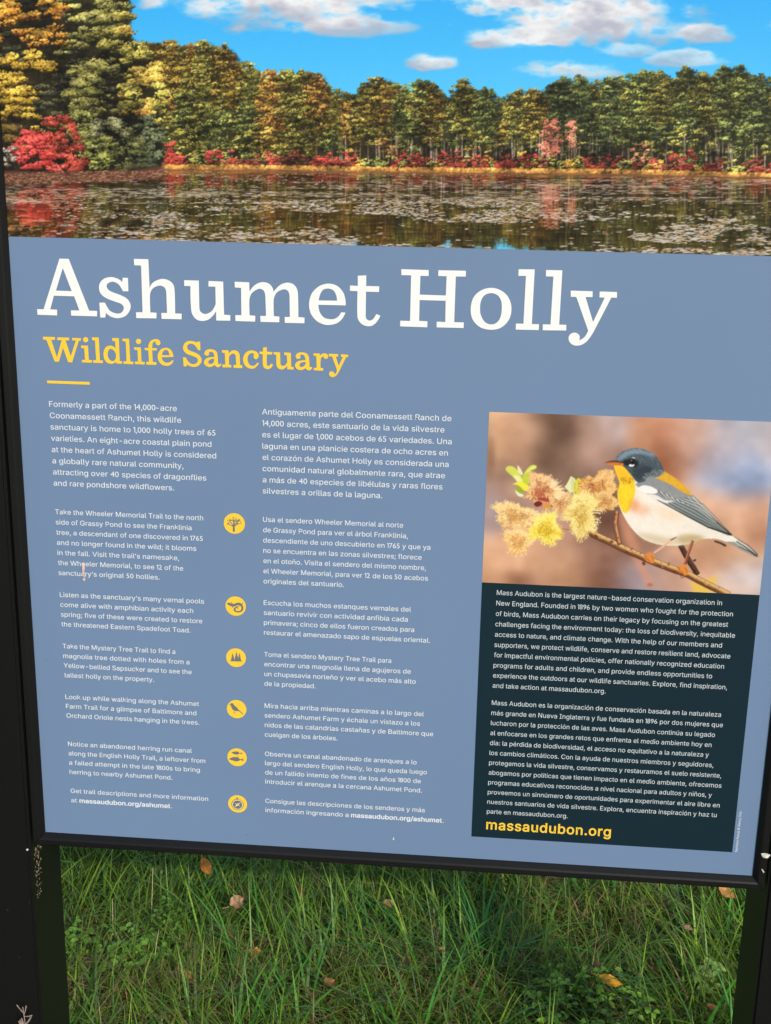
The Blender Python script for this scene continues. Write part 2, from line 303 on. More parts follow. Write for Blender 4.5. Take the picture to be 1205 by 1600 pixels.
    c.poly(k1('845,240 ~870,222 890,240 925,235 ~950,280 ~930,370 840,380 822,330'), (214, 206, 62))
    for k in range(26):
        x = rs.uniform(830, 930); c.line([K(x, rs.uniform(230, 280)), K(x - rs.uniform(0, 14), rs.uniform(310, 370))], .9, .6, mix((170, 160, 30), (244, 238, 120), rs.rand()), .7)
    def catkin(cx, cy, a, b, ang, core, mid, hair, n, ln, nr=.0):
        a *= 1.2; b *= 1.2; n = int(n * 1.5); mid = mix(mid, (255, 225, 170), .2)
        ca, sa = math.cos(ang), math.sin(ang)
        ph = rs.rand(3) * 6.283
        def at(u, v):
            t_ = math.atan2(v, u); g_ = 1 + .16 * math.sin(3 * t_ + ph[0]) + .12 * math.sin(5 * t_ + ph[1]) + .07 * math.sin(9 * t_ + ph[2]); u, v = u * g_, v * g_
            return K(cx + u * ca - v * sa, cy + u * sa + v * ca)
        for k in range(int(n * 1.5)):
            r = math.sqrt(rs.rand()); t = rs.rand() * 6.283
            x, y = at(a * r * math.cos(t), b * r * math.sin(t))
            l = rs.rand() * .6 + .4 * (-math.sin(t) * .5 + .5)
            c.stroke(x, y, 2.3, 1.5, mix(mix(core, (90, 50, 30), .12), mix(mid, hair, .3), l), t, .95)
        for k in range(n):
            t = rs.rand() * 6.283; r0 = rs.uniform(.45, .95); r1 = r0 + rs.uniform(.1, .75) * ln
            p0 = at(a * r0 * math.cos(t), b * r0 * math.sin(t)); tj = t + rs.uniform(-.12, .12)
            p1 = at(a * r1 * math.cos(tj), b * r1 * math.sin(tj))
            l = rs.rand() ** .6; col = mix(mix(core, mid, rs.rand()), hair, l)
            c.line([p0, p1], 1.05, .7, col, .95)
            if rs.rand() < .6: c.stroke(*p1, .75, .65, mix(hair, (255, 250, 225), .4), 0, .9)
        for k in range(n):
            t = rs.uniform(-2.9, .2); r0 = rs.uniform(.5, .95); u, v = a * r0 * math.cos(t), b * r0 * math.sin(t); p = at(u, v); d = ang - .9 + t * .35 + rs.uniform(-.3, .3); l = rs.uniform(2.5, 6)
            c.line([p, (p[0] + l * math.cos(d), p[1] + l * math.sin(d))], .8, .5, mix(mid, mix(hair, (255, 246, 214), .4), rs.rand()), .75)
        for k in range(n // 2):
            r = rs.uniform(0, .8); t = rs.rand() * 6.283; x, y = at(a * r * math.cos(t), b * r * math.sin(t)); d = rs.uniform(0, 6.28)
            c.line([(x, y), (x + 2.4 * math.cos(d), y + 2.4 * math.sin(d))], .8, .5, mix(core, hair, rs.rand()), .8)
            if rs.rand() < .5: c.line([(x + 1, y + 1), (x + 1 + 2 * math.cos(d), y + 1 + 2 * math.sin(d))], .8, .5, mix(core, (90, 50, 25), .6), .6)
    for (x, y, rx, ry) in ((700, 430, 110, 70), (760, 500, 80, 60), (360, 690, 90, 60), (430, 640, 70, 50), (960, 420, 90, 80)):
        for k in range(140):
            q1, q2 = rs.randn(2) * .5; c.stroke(*K(x + q1 * rx, y + q2 * ry), 2.2, 1.3, mix((190, 124, 70), (246, 206, 140), rs.rand()), rs.rand() * 3, .85)
    catkin(290, 760, 70, 70, 0, (196, 124, 70), (226, 160, 96), (240, 190, 130), 90, .6)
    catkin(265, 575, 175, 85, .18, (216, 146, 70), (246, 194, 106), (254, 228, 166), 300, .5)
    catkin(300, 820, 105, 90, .2, (216, 144, 68), (242, 184, 98), (254, 222, 152), 240, .5)
    catkin(690, 440, 80, 70, 0, (196, 130, 76), (226, 166, 100), (246, 206, 140), 110, .7)
    catkin(520, 320, 112, 105, 0, (196, 112, 66), (234, 162, 98), (252, 216, 150), 260, .5)
    for k in range(120):
        t = rs.uniform(-1.35, .75); r = rs.uniform(40, 90); r2 = r + rs.uniform(40, 85)
        c.line([K(590 + r * math.cos(t), 350 + r * math.sin(t) * .9), K(590 + r2 * math.cos(t), 350 + r2 * math.sin(t) * .9)], 1.0, .6, mix((240, 200, 130), (255, 240, 200), rs.rand()), .9)
    for k in range(150):
        c.stroke(*K(505 + rs.randn() * 30, 385 + rs.randn() * 38), 1.5, 1.0, mix((140, 56, 44), (216, 130, 92), rs.rand()), rs.rand() * 3, .7)
    c.poly(k1('445,465 ~480,440 ~525,455 ~515,480 ~470,492'), (120, 40, 38)); c.poly(k1('525,470 ~560,445 ~605,470 ~600,510 ~560,525 ~530,500'), (216, 150, 82)); c.poly(k1('480,420 ~530,405 590,425 600,450 ~540,440'), (170, 66, 56))
    catkin(1050, 330, 130, 150, .9, (204, 120, 54), (234, 162, 80), (250, 206, 126), 330, .3)
    catkin(1120, 440, 90, 60, .5, (198, 126, 64), (230, 168, 92), (244, 210, 130), 140, .5)
    for k in range(40): c.stroke(*K(990 + rs.randn() * 22, 330 + rs.randn() * 30), 1.4, 1, mix((140, 60, 44), (200, 110, 70), rs.rand()), 0, .8)
    catkin(890, 560, 105, 160, .08, (216, 170, 62), (244, 206, 92), (255, 240, 164), 440, .62)
    for k in range(30):
        t = rs.uniform(-.5, 1.1); r = rs.uniform(120, 170); x, y = 890 + r * math.cos(t), 580 + r * math.sin(t)
        c.line([K(x - 40, y - 8), K(x + 40, y + rs.uniform(-10, 10))], 1.0, .7, (250, 226, 140), .9); c.stroke(*K(x + 40, y), 1, 1, (255, 246, 210))
    catkin(560, 700, 105, 105, 0, (222, 178, 20), (250, 216, 40), (255, 240, 130), 330, .7)
    # ---- bird
    WH = (243, 232, 216)
    def plume(outline, base, n, ang, ln, w, c0, c1, alpha=.5, spread=.25):
        o = outline; x0, y0 = o.min(0); x1, y1 = o.max(0); k = 0; e = np.roll(o, -1, 0)
        while k < n:
            x, y = rs.uniform(x0, x1), rs.uniform(y0, y1); k += 1
            cr = ((o[:, 1] > y) != (e[:, 1] > y)) & (x < (e[:, 0] - o[:, 0]) * (y - o[:, 1]) / (e[:, 1] - o[:, 1] + 1e-9) + o[:, 0])
            if cr.sum() % 2 == 0: continue
            A = (ang(x, y) if callable(ang) else ang) + rs.uniform(-spread, spread)
            c.stroke(x, y, ln * rs.uniform(.5, 1.2), w, mix(c0, c1, rs.rand()), A, alpha * rs.uniform(.4, 1))
    # tail
    c.poly(q('990,515 1045,532 ~1100,568 1150,612 1155,624 1140,622 ~1085,595 ~1040,570 1000,556'), (150, 148, 140))
    c.poly(q('1010,528 1045,535 ~1100,570 1148,612 1120,600 ~1060,565'), (206, 200, 188), .9); c.line([Q(1040, 545), Q(1100, 582), Q(1150, 620)], .9, 2.4, (62, 60, 56)); c.line([Q(1050, 538), Q(1110, 574), Q(1150, 612)], .7, 1.6, (70, 68, 64)); c.line([Q(1075, 580), Q(1120, 602), Q(1142, 618)], 1.4, 1.8, (84, 78, 66), .9)
    c.line([Q(975, 558), Q(1000, 566), Q(1022, 578)], 2.6, 3.4, (66, 40, 36))
    body = q('600,300 ~585,380 ~600,440 ~645,512 ~700,556 ~780,576 ~860,572 ~920,552 ~975,548 1020,560 1062,560 1070,552 1042,532 ~986,477 ~930,414 ~880,364 ~760,300 ~660,280', 8)
    c.poly(body, WH)
    plume(body, WH, 2600, lambda x, y: .55, 5, 1.2, (226, 208, 184), (255, 250, 238), .28)
    c.poly(q('650,520 ~720,560 ~800,576 ~880,565 ~940,552 ~900,535 ~800,545 ~720,530'), (196, 168, 118), .55, 3.2)
    c.poly(q('820,540 ~870,530 ~930,545 ~900,560 ~850,570'), (176, 146, 92), .5, 2.5)
    c.poly(q('640,400 ~680,405 ~720,430 ~690,455 ~650,440'), (236, 172, 132), .6, 4.5)
    c.poly(q('730,420 ~800,430 ~850,460 ~780,470'), (246, 214, 176), .6, 4)
    # throat and breast
    br = q('568,252 610,250 ~632,280 650,312 ~655,350 ~642,400 ~630,432 616,446 604,440 ~588,400 ~583,360 ~592,325 ~578,285')
    c.poly(br, (254, 210, 48)); c.poly(q('592,330 ~625,330 ~648,360 ~630,410 ~605,420 ~590,380'), (255, 222, 44), .9, 3); plume(br, 0, 700, 1.3, 2.6, .9, (240, 164, 24), (255, 226, 70), .35)
    c.poly(q('570,258 ~600,262 ~640,300 ~640,320 ~605,325 ~585,300'), (246, 172, 36), .5, 2.6)
    for k in range(60): c.stroke(*Q(rs.uniform(596, 645), rs.uniform(300, 325)), 1.1, .6, (110, 84, 30), 1.2, .5)
    c.poly(q('630,395 ~655,385 ~670,410 ~650,440 ~630,430'), (232, 132, 62), .5, 3.5)
    # wing
    wing = q('655,330 ~690,302 ~740,298 ~800,320 ~850,350 ~892,374 ~938,422 ~986,477 1046,534 1030,536 ~960,505 ~880,465 ~800,420 ~720,378')
    c.poly(wing, (146, 148, 148)); plume(wing, 0, 1500, .62, 3.4, .6, (104, 106, 110), (190, 190, 188), .5)
    c.poly(q('662,345 ~690,332 ~725,340 748,355 ~735,366 ~690,362'), (244, 240, 232)); c.poly(q('700,368 ~740,372 ~775,392 ~820,398 ~800,408 ~745,392'), (236, 230, 220), .95)
    for k in range(13):
        x = 745 + k * 11; y = 352 + k * 5.2
        c.line([Q(x, y), Q(x + 26, y + 26), Q(x + 60, y + 44)], 1.7, .8, (240, 234, 224) if k % 2 else (74, 76, 80), .75)
    c.poly(q('785,402 ~850,405 ~930,445 ~1000,500 1040,530 ~960,500 ~870,458'), (116, 124, 122))
    for k in range(11):
        t = k / 10.0
        c.line([Q(790 + 62 * t, 404 - 22 * t), Q(880 + 50 * t, 452 - 44 * t), Q(1036, 529 - 8 * t)], .75, .6, (206, 214, 206) if k % 2 else (58, 62, 64), .9)
    c.line([Q(745, 392), Q(860, 455), Q(950, 502), Q(1046, 534)], 1.0, 2.6, (40, 36, 34)); c.line([Q(930, 424), Q(986, 482), Q(1044, 532)], .8, 2.2, (52, 46, 44), .9)
    c.line([Q(886, 378), Q(930, 424), Q(984, 482)], 1.6, .8, (232, 226, 208), .85); c.line([Q(868, 378), Q(915, 428), Q(970, 480)], 1.0, .6, (214, 212, 200), .8)
    # back
    bk = q('735,302 772,276 ~830,312 ~865,345 888,374 ~850,362 ~800,330')
    c.poly(bk, (226, 174, 52)); plume(bk, 0, 300, .75, 3, .7, (196, 130, 20), (255, 206, 70), .6)
    # head
    hd = q('572,242 ~590,206 ~640,183 ~700,190 ~745,222 772,276 ~748,296 ~705,300 ~690,318 ~662,318 ~640,292 608,256')
    c.poly(hd, (74, 88, 96)); plume(hd, 0, 1500, lambda x, y: .5, 2.2, .6, (34, 40, 44), (136, 152, 158), .6)
    c.poly(q('578,236 ~598,205 ~640,186 ~700,194 ~735,215 ~690,206 ~640,208 ~605,226'), (134, 156, 170), .85, 2.0)
    plume(q('582,232 ~600,206 ~640,186 ~690,194 ~640,206'), 0, 420, .1, 1.8, .55, (90, 112, 128), (170, 190, 200), .6)
    c.poly(q('598,240 ~625,226 ~660,232 ~668,250 ~645,258 ~615,252'), (26, 28, 34), .95, 1.2)
    c.poly(q('640,262 ~690,250 ~730,270 ~700,296 ~662,312 ~645,292'), (46, 54, 60), .7, 2.4)
    plume(q('690,285 ~750,268 ~775,280 ~735,305 ~690,312'), 0, 260, .3, 2.4, .6, (120, 124, 126), (176, 178, 178), .6)
    c.stroke(*Q(643, 238), 5.9, 5.9, (60, 62, 66)); c.stroke(*Q(640, 251), 5.0, 2.5, (244, 238, 232), -.1, 1, 2.4); c.stroke(*Q(648, 221), 3.4, 1.2, (214, 208, 206), .2, .85); c.stroke(*Q(643, 237), 4.7, 5.0, (28, 18, 18), 0, 1, 3); c.stroke(*Q(640, 232), .9, .9, (250, 246, 240))
    # beak
    c.poly(q('528,243 ~570,233 610,243 602,254 ~575,252 ~550,249'), (232, 130, 62)); c.poly(q('528,242 ~565,231 600,236 612,246 ~570,240'), (86, 54, 44), .9); c.line([Q(535, 244), Q(600, 247)], .6, .8, (120, 66, 40), .8)
    # legs and feet
    c.line([Q(822, 542), Q(795, 556)], 1.2, 2.4, (92, 70, 54)); c.line([Q(800, 555), Q(765, 582), Q(730, 606)], 3.2, 3.0, (232, 178, 148))
    c.line([Q(888, 556), Q(872, 600), Q(856, 652)], 4.4, 4.8, (134, 72, 54)); c.line([Q(885, 558), Q(868, 604), Q(853, 648)], 1.4, 1.6, (196, 128, 100))
    for (x, y, r1, r2, a) in ((715, 618, 9, 6.5, .3), (708, 632, 8, 5, .6), (722, 636, 6, 5, 1.2), (852, 664, 7, 5, .4), (840, 676, 9, 5, .5), (858, 684, 6, 6, 1)): c.stroke(*Q(x, y), r1, r2, (226, 140, 62), a, .95)
    for (x, y, a) in ((700, 626, .9), (712, 640, 1.1), (726, 628, 1.3), (834, 672, .9), (848, 690, 1.0), (862, 676, 1.3)): c.line([Q(x - 6, y - 10), Q(x, y), Q(x + 3, y + 10)], 1.6, 1.2, (166, 88, 36), .8)
    for (x, y) in ((690, 652), (846, 704)): c.line([Q(x - 8, y - 8), Q(x - 4, y + 4), Q(x + 8, y)], 1.3, 1.0, (120, 64, 36), .9)
    g = np.stack([blur(c.a[..., i], .6) for i in range(3)], -1); c.a = c.a * .6 + g * .4
    c.a += (fbm(c.w, c.h, 60, 50, rs, 3)[..., None] - .5) * 14 + (rs.rand(c.h, c.w, 1) - .5) * 4
    c.a = np.clip(c.a, 4, 252)
    return c
# ---------------------------------------------------------------- printed pictures (ink colours, sRGB 0..255)
class Canvas:
    def __init__(s, x0, y0, x1, y1, S, col):
        s.x0, s.y0, s.S = x0, y0, S
        s.w, s.h = int((x1 - x0) * S), int((y1 - y0) * S)
        s.a = np.empty((s.h, s.w, 3), np.float32); s.a[:] = col
    def box(s, xa, ya, xb, yb):
        i0, i1 = max(0, int(xa) - 1), min(s.w, int(xb) + 2)
        j0, j1 = max(0, int(ya) - 1), min(s.h, int(yb) + 2)
        return i0, i1, j0, j1
    def blend(s, i0, i1, j0, j1, m, col):
        v = s.a[j0:j1, i0:i1]; v += (np.asarray(col, np.float32) - v) * m[..., None]
    def poly(s, pts, col, alpha=1.0, soft=0.0):
        p = (np.asarray(pts, np.float32) - (s.x0, s.y0)) * s.S
        g = soft * s.S * 2
        i0, i1, j0, j1 = s.box(p[:, 0].min() - g, p[:, 1].min() - g, p[:, 0].max() + g, p[:, 1].max() + g)
        if i1 <= i0 or j1 <= j0: return
        m = np.zeros((j1 - j0, i1 - i0), np.float32)
        q = np.roll(p, -1, 0)
        for oy in (.17, .5, .83):
            Y = np.arange(j0, j1) + oy
            for ox in (.17, .5, .83):
                X = np.arange(i0, i1) + ox
                c = np.zeros(m.shape, bool)
                for (xa, ya), (xb, yb) in zip(p, q):
                    if ya == yb: continue
                    r = (ya > Y) != (yb > Y)
                    if not r.any(): continue
                    xi = (xb - xa) * (Y[r] - ya) / (yb - ya) + xa
                    c[r] ^= X[None, :] < xi[:, None]
                m += c
        m /= 9.0
        if soft: m = blur(m, soft * s.S)
        s.blend(i0, i1, j0, j1, m * alpha, col)
    def stroke(s, x, y, rx, ry, col, ang=0.0, alpha=1.0, hard=1.6):
        S = s.S; cx, cy = (x - s.x0) * S, (y - s.y0) * S; rx = rx * S; ry = ry * S
        R = max(rx, ry) + 1
        i0, i1, j0, j1 = s.box(cx - R, cy - R, cx + R, cy + R)
        if i1 <= i0 or j1 <= j0: return
        X = np.arange(i0, i1) + .5 - cx; Y = (np.arange(j0, j1) + .5 - cy)[:, None]
        if ang:
            ca, sa = math.cos(ang), math.sin(ang)
            d = ((X * ca + Y * sa) / rx) ** 2 + ((Y * ca - X * sa) / ry) ** 2
        else:
            d = (X / rx) ** 2 + (Y / ry) ** 2
        m = np.clip((1 - d) * hard, 0, 1) * alpha
        s.blend(i0, i1, j0, j1, m, col)
    def line(s, pts, w0, w1, col, alpha=1.0, soft=0.0):
        p = np.asarray(pts, float); t = np.gradient(p, axis=0)
        t /= np.linalg.norm(t, axis=1)[:, None] + 1e-9
        n = np.c_[-t[:, 1], t[:, 0]] * (np.linspace(w0, w1, len(p)) / 2)[:, None]
        s.poly(np.r_[p + n, (p - n)[::-1]], col, alpha, soft)

def blur(m, r):
    k = np.exp(-.5 * (np.arange(-int(3 * r) - 1, int(3 * r) + 2) / max(r, .3)) ** 2); k /= k.sum()
    m = np.apply_along_axis(lambda v: np.convolve(v, k, 'same'), 0, m)
    return np.apply_along_axis(lambda v: np.convolve(v, k, 'same'), 1, m)

def vnoise(w, h, fx, fy, rs):
    gw, gh = int(w / fx) + 3, int(h / fy) + 3
    g = rs.rand(gh, gw).astype(np.float32)
    x = np.arange(w) / fx; y = np.arange(h) / fy
    xi, yi = x.astype(int), y.astype(int); fx_, fy_ = x - xi, y - yi
    fx_ = fx_ * fx_ * (3 - 2 * fx_); fy_ = (fy_ * fy_ * (3 - 2 * fy_))[:, None]
    a = g[yi][:, xi] * (1 - fx_) + g[yi][:, xi + 1] * fx_
    b = g[yi + 1][:, xi] * (1 - fx_) + g[yi + 1][:, xi + 1] * fx_
    return a * (1 - fy_) + b * fy_
def fbm(w, h, fx, fy, rs, o=4):
    t = 0; s = 0
    for k in range(o):
        t = t + vnoise(w, h, fx / 2 ** k, fy / 2 ** k, rs) * .5 ** k; s += .5 ** k
    return t / s

def mix(a, b, t): return tuple(a[i] + (b[i] - a[i]) * t for i in range(3))

def tuft(c, rs, x, y, w, h, dark, mid, light, n, sz=1.0, flat=.55):
    c.stroke(x, y + h * .4, w * .98, h * .9, dark, 0, .6, 1.1)
    u = rs.rand(n, 6)
    rr = np.sqrt(u[:, 0]); th = u[:, 1] * 6.283
    px = rr * np.cos(th); py = rr * np.sin(th)
    o = np.argsort(-py)
    for k in o:
        t = (.54 - py[k] * .85 - px[k] * .2) + (u[k, 2] - .5) * .75
        col = mix(dark, mid, t * 2) if t < .5 else mix(mid, light, min(1, t * 2 - 1))
        if t < 0: col = dark
        c.stroke(x + px[k] * w, y + py[k] * h, sz * (1.1 + 1.6 * u[k, 3]), sz * (.75 + .8 * u[k, 4]) * flat / .55, col, (u[k, 5] - .5) * .9, .92, 2.0)

def spruce(c, rs, x, top, base, wid, pal, sz=1.0, bare=.0, dens=1.0, step=5.0):
    dark, mid, light = pal
    H = base - top; y = base - H * bare
    c.stroke(x + wid * .2, top + H * .56, wid * 1.12, H * .56, dark, 0, .62, .9)
    for k in range(3):
        tuft(c, rs, x + (rs.rand() - .5) * wid * .3, top + 1 + k * 2.5, wid * (.22 + .12 * k), 2.6, dark, mid, mix(mid, light, .6), 12, sz * .8)
    while y > top + 3:
        t = (y - top) / H
        hw = wid * (.20 + .80 * min(1, (t * 1.9) ** .75)) * (1 if t < .62 else 1.0 - (t - .62) * .7)
        n = max(1, int(hw * 2 / 11 * dens + rs.rand()))
        for k in range(n):
            xx = x + (rs.rand() - .5) * 2.1 * hw
            w = 4.2 + rs.rand() ** 2 * 9; h = 2.4 + rs.rand() * 2.6
            j = (rs.rand() - .35) * .9
            L = mix(light, mid, max(0, j * 2)) if j > 0 else light
            lean = (xx - x) / (hw + 1)
            if lean > .1: L = mix(L, mid, min(1, (lean - .1) * 1.5))
            if lean > .75: L = mix(mid, dark, .3)
            tuft(c, rs, xx, y + (rs.rand() - .5) * step * 1.6, w * sz, h * sz, dark, mid, L, int(9 + w * 1.3), sz * .8)
        y -= step * (.8 + .4 * rs.rand())

def bush(c, rs, x, y, w, h, pal, n, sz=1.0, tw=5, th=3.2, m=16):
    dark, mid, light = pal
    u = rs.rand(n, 3); o = np.argsort(u[:, 0])
    for k in o:
        r = math.sqrt(u[k, 1]); a = u[k, 2] * 6.283
        yy = u[k, 0] * 2 - 1
        xx = (u[k, 1] * 2 - 1) * math.sqrt(max(0, 1 - yy * yy * .9))
        L = mix(light, mid, max(0, yy * .6 + (u[k, 2] - .5) * .6 + xx * .25))
        tuft(c, rs, x + xx * w, y + yy * h, tw * sz * (.7 + .6 * u[k, 2]), th * sz, dark, mid, L, m, sz)

def paint_landscape():
    rs = np.random.RandomState(11)
    X0, Y0, X1, Y1 = -24, -190, 1352, 410
    c = Canvas(X0, Y0, X1, Y1, 1.0, (60, 180, 248))
    yy = np.arange(c.h) + Y0
    # sky
    t = np.clip((yy + 40) / 190.0, 0, 1)[:, None, None]
    c.a[:] = np.array((50, 170, 244)) * (1 - t) + np.array((86, 196, 250)) * t
    f = fbm(c.w, c.h, 110, 34, rs, 5); f2 = fbm(c.w, c.h, 60, 26, rs, 4); f3 = fbm(c.w, c.h, 22, 12, rs, 4)
    GX = (np.arange(c.w) + X0)[None, :]; GY = (np.arange(c.h) + Y0)[:, None]
    def cloud(cx, cy, rx, ry, k=1.0, thr=.0):
        d = ((GX - cx) / rx) ** 2 + ((GY - cy) / np.where(GY > cy, ry * .75, ry * 1.2)) ** 2
        m = np.clip((1.22 - d + (f - .5) * 2.9 + (f2 - .5) * 1.5 + (f3 - .5) * 1.3 - thr) * .8, 0, 1); m = m * m * (3 - 2 * m) * k
        sh = np.clip((GY - cy) / ry * .6 + .40 + (f2 - .5) * 2.2 + (f3 - .5) * 1.2, 0, 1)
        col = np.array((240, 239, 240))[None, None] * (1 - sh[..., None]) + np.array((180, 184, 200))[None, None] * sh[..., None]
        c.a[:] += (col - c.a) * m[..., None]
    for a in ((465, 12, 200, 44), (570, 42, 85, 18, .7), (238, 8, 28, 14, .95), (900, 20, 215, 58), (800, 58, 90, 22, .95), (760, 10, 60, 30, .9),
              (680, 98, 42, 14, .9), (870, 115, 80, 15, .85), (1102, 54, 46, 15, .85), (1080, 95, 60, 13, .7), (975, 80, 40, 10, .6),
              (640, 15, 20, 10, .35), (20, -80, 190, 45), (620, -95, 230, 40), (1180, -70, 170, 50), (300, -150, 150, 30), (1260, 40, 60, 20, .6)):
        cloud(*a)
    sky = c.a.copy()
    # forest
    TL = np.array([(190, 62), (215, 66), (240, 66), (262, 64), (280, 71), (300, 67), (318, 64), (330, 72), (350, 73), (365, 85), (375, 98), (386, 97), (398, 107), (430, 112), (460, 110), (475, 112), (500, 117), (520, 135), (545, 145), (553, 148), (565, 132), (590, 121), (605, 126), (622, 133), (640, 132), (655, 126), (666, 126), (680, 134), (695, 149), (705, 149), (715, 135), (724, 125), (733, 133), (745, 142), (757, 139), (770, 141), (777, 152), (788, 153), (800, 145), (815, 140), (830, 142), (850, 141), (869, 125), (880, 122), (910, 120), (925, 128), (950, 122), (975, 117), (1000, 112), (1020, 110), (1040, 115), (1055, 122), (1070, 104), (1080, 110), (1095, 113), (1115, 118), (1130, 104), (1145, 112), (1158, 103), (1170, 115), (1190, 118), (1205, 122), (1250, 116), (1352, 110)], float)
    tl = lambda x: np.interp(x, TL[:, 0], TL[:, 1])
    shore = lambda x: np.interp(x, [255, 400, 600, 800, 1000, 1205, 1352], [257, 258, 261, 263, 265, 271, 274])
    xs = np.arange(190, 1352, 4.0)
    n1 = np.interp(xs, np.arange(190, 1360, 7), rs.rand(len(np.arange(190, 1360, 7)))) * 9
    c.poly(list(zip(xs, tl(xs) + 5 + n1)) + [(1352, 285), (190, 275)], (62, 58, 30), 1, 1.0)
    # dark understory with depth
    c.poly(list(zip(xs, shore(xs) - 62 - n1 * 2)) + [(1352, 285), (190, 275)], (38, 32, 24), .75, 8)
    YO = ((54, 44, 22), (160, 132, 58), (226, 194, 100)); OR = ((70, 48, 26), (180, 132, 62), (236, 188, 100))
    OG = ((46, 44, 24), (134, 126, 56), (202, 186, 98)); GR = ((38, 42, 26), (116, 124, 60), (190, 188, 106)); DG = ((34, 40, 28), (98, 110, 60), (166, 170, 98))
    def palette(x):
        r = rs.rand()
        if x < 560: return (YO, OG, OR, OG, YO, GR)[int(r * 6)]
        if x < 680: return (YO, OG, OR, OG, GR)[int(r * 5)]
        if x < 840: return (OG, GR, YO, GR, OG)[int(r * 5)]
        return (GR, DG, OG, GR, GR, DG, OG)[int(r * 7)]
    # back row: crowns poking at the tree line
    for x in np.arange(196, 1352, 11.0):
        x = x + rs.uniform(-4, 4)
        p = palette(x); p = (p[0], mix(p[0], p[1], .75), mix(p[1], p[2], .45))
        spruce(c, rs, x, tl(x) - 1 + rs.uniform(0, 4), tl(x) + 70, 13 + rs.uniform(0, 7), p, .95, 0, .9, 6)
    # trunks
    for k in range(90):
        x = rs.uniform(330, 1320)
        b = shore(x) - 6; h = rs.uniform(40, 95)
        g = rs.uniform(.4, 1)
        c.line([(x, b), (x + rs.uniform(-3, 3), b - h)], 2.3, 1.2, mix((70, 56, 46), (168, 150, 132), g), .8)
    for (xa, ya, xb, yb, w) in ((612, 238, 628, 200, 2.6), (694, 238, 695, 190, 2.8), (690, 236, 691, 200, 1.8), (618, 238, 619, 195, 2.2), (784, 238, 785, 196, 2.2), (830, 235, 829, 195, 2.6), (838, 236, 836, 200, 2), (864, 240, 867, 205, 2), (728, 216, 729, 188, 2.2), (714, 216, 714, 196, 2), (1098, 200, 1104, 170, 2.4), (646, 195, 645, 172, 2)):
        c.line([(xa, ya), ((xa + xb) / 2 + .6, (ya + yb) / 2), (xb, yb)], w, w * .7, (186, 168, 148), .9)
    # front rows
    for row, (lo, hi, sp) in enumerate(((14, 40, 21.0), (34, 74, 19.0), (62, 104, 21.0))):
        for x in np.arange(200, 1352, sp):
            x = x + rs.uniform(-7, 7)
            T = tl(x); b = shore(x)
            top = T + rs.uniform(lo, hi) * (b - T) / 140.0
            low = (b - 4 if rs.rand() < .35 else min(b - 18, top + rs.uniform(50, 90)))
            p = palette(x)
            if row == 2 and rs.rand() < .45 and x > 330: continue
            if row == 2 and x > 540 and rs.rand() < .5: continue
            if x > 540 and row < 2: low = top + (b - top) * rs.uniform(.45, .72)
            spruce(c, rs, x, top, max(low, top + 34), 13 + rs.uniform(0, 11), p, rs.uniform(.9, 1.2), rs.uniform(0, .2), .74, 6.8)
    # tall individual crowns along the skyline
    for (x, w, pal) in ((265, 15, YO), (320, 18, OG), (350, 18, YO), (388, 9, OG), (424, 16, OR), (448, 14, OG), (470, 16, OG), (497, 14, OR), (588, 27, YO), (622, 11, GR), (656, 14, GR), (676, 13, YO), (725, 15, OG), (758, 15, GR), (812, 14, OG), (838, 13, YO), (880, 16, DG), (905, 15, DG), (952, 12, DG), (1005, 20, GR), (1030, 14, OG), (1072, 11, GR), (1100, 13, OG), (1131, 12, GR), (1158, 10, GR), (1188, 16, DG), (1230, 16, OG), (1280, 18, GR)):
        spruce(c, rs, x, tl(x) - 2, tl(x) + rs.uniform(64, 92), w * 1.3, pal, 1.1, 0, .95, 6.2)
    for k in range(24):                        # sunlit trunks in the open stand
        x = rs.uniform(545, 1330); b = shore(x) - rs.uniform(8, 20); h = rs.uniform(28, 62)
        c.line([(x, b), (x + rs.uniform(-2.5, 2.5), b - h)], rs.uniform(1.4, 2.4), 1.1, mix((104, 90, 74), (196, 178, 158), rs.rand()), .7)
    # dark gaps between trunks
    for k in range(46):
        x = rs.uniform(520, 1330); y = shore(x) - rs.uniform(24, 66)
        c.stroke(x, y, rs.uniform(2.5, 5), rs.uniform(8, 18), (30, 25, 20), 0, .6, 1)
    for k in range(70):
        x = rs.uniform(540, 1320); b = shore(x) - rs.uniform(10, 26); h = rs.uniform(14, 36)
        c.line([(x, b), (x + rs.uniform(-2, 2), b - h)], 1.5, 1.0, mix((110, 92, 78), (190, 172, 156), rs.rand()), .75)
    # pink maples
    PK = ((120, 66, 52), (196, 112, 90), (222, 142, 118))
    for (x, y, w, h, n) in ((862, 212, 16, 26, 60), (858, 230, 17, 14, 30), (866, 198, 8, 9, 14), (893, 210, 8, 22, 28)):
        bush(c, rs, x, y, w, h, PK, n, .75, 5, 3, 12)
    for x in (846, 856, 862, 870, 889, 893, 897): c.line([(x, 250), (x + 2, 205)], 1.2, .7, (200, 162, 138), .7)
    # shrubs of the far shore
    RD = ((84, 32, 26), (152, 58, 48), (194, 88, 74)); RB = ((74, 40, 30), (132, 72, 52), (172, 104, 78)); YL = ((120, 80, 30), (206, 150, 60), (240, 196, 90))
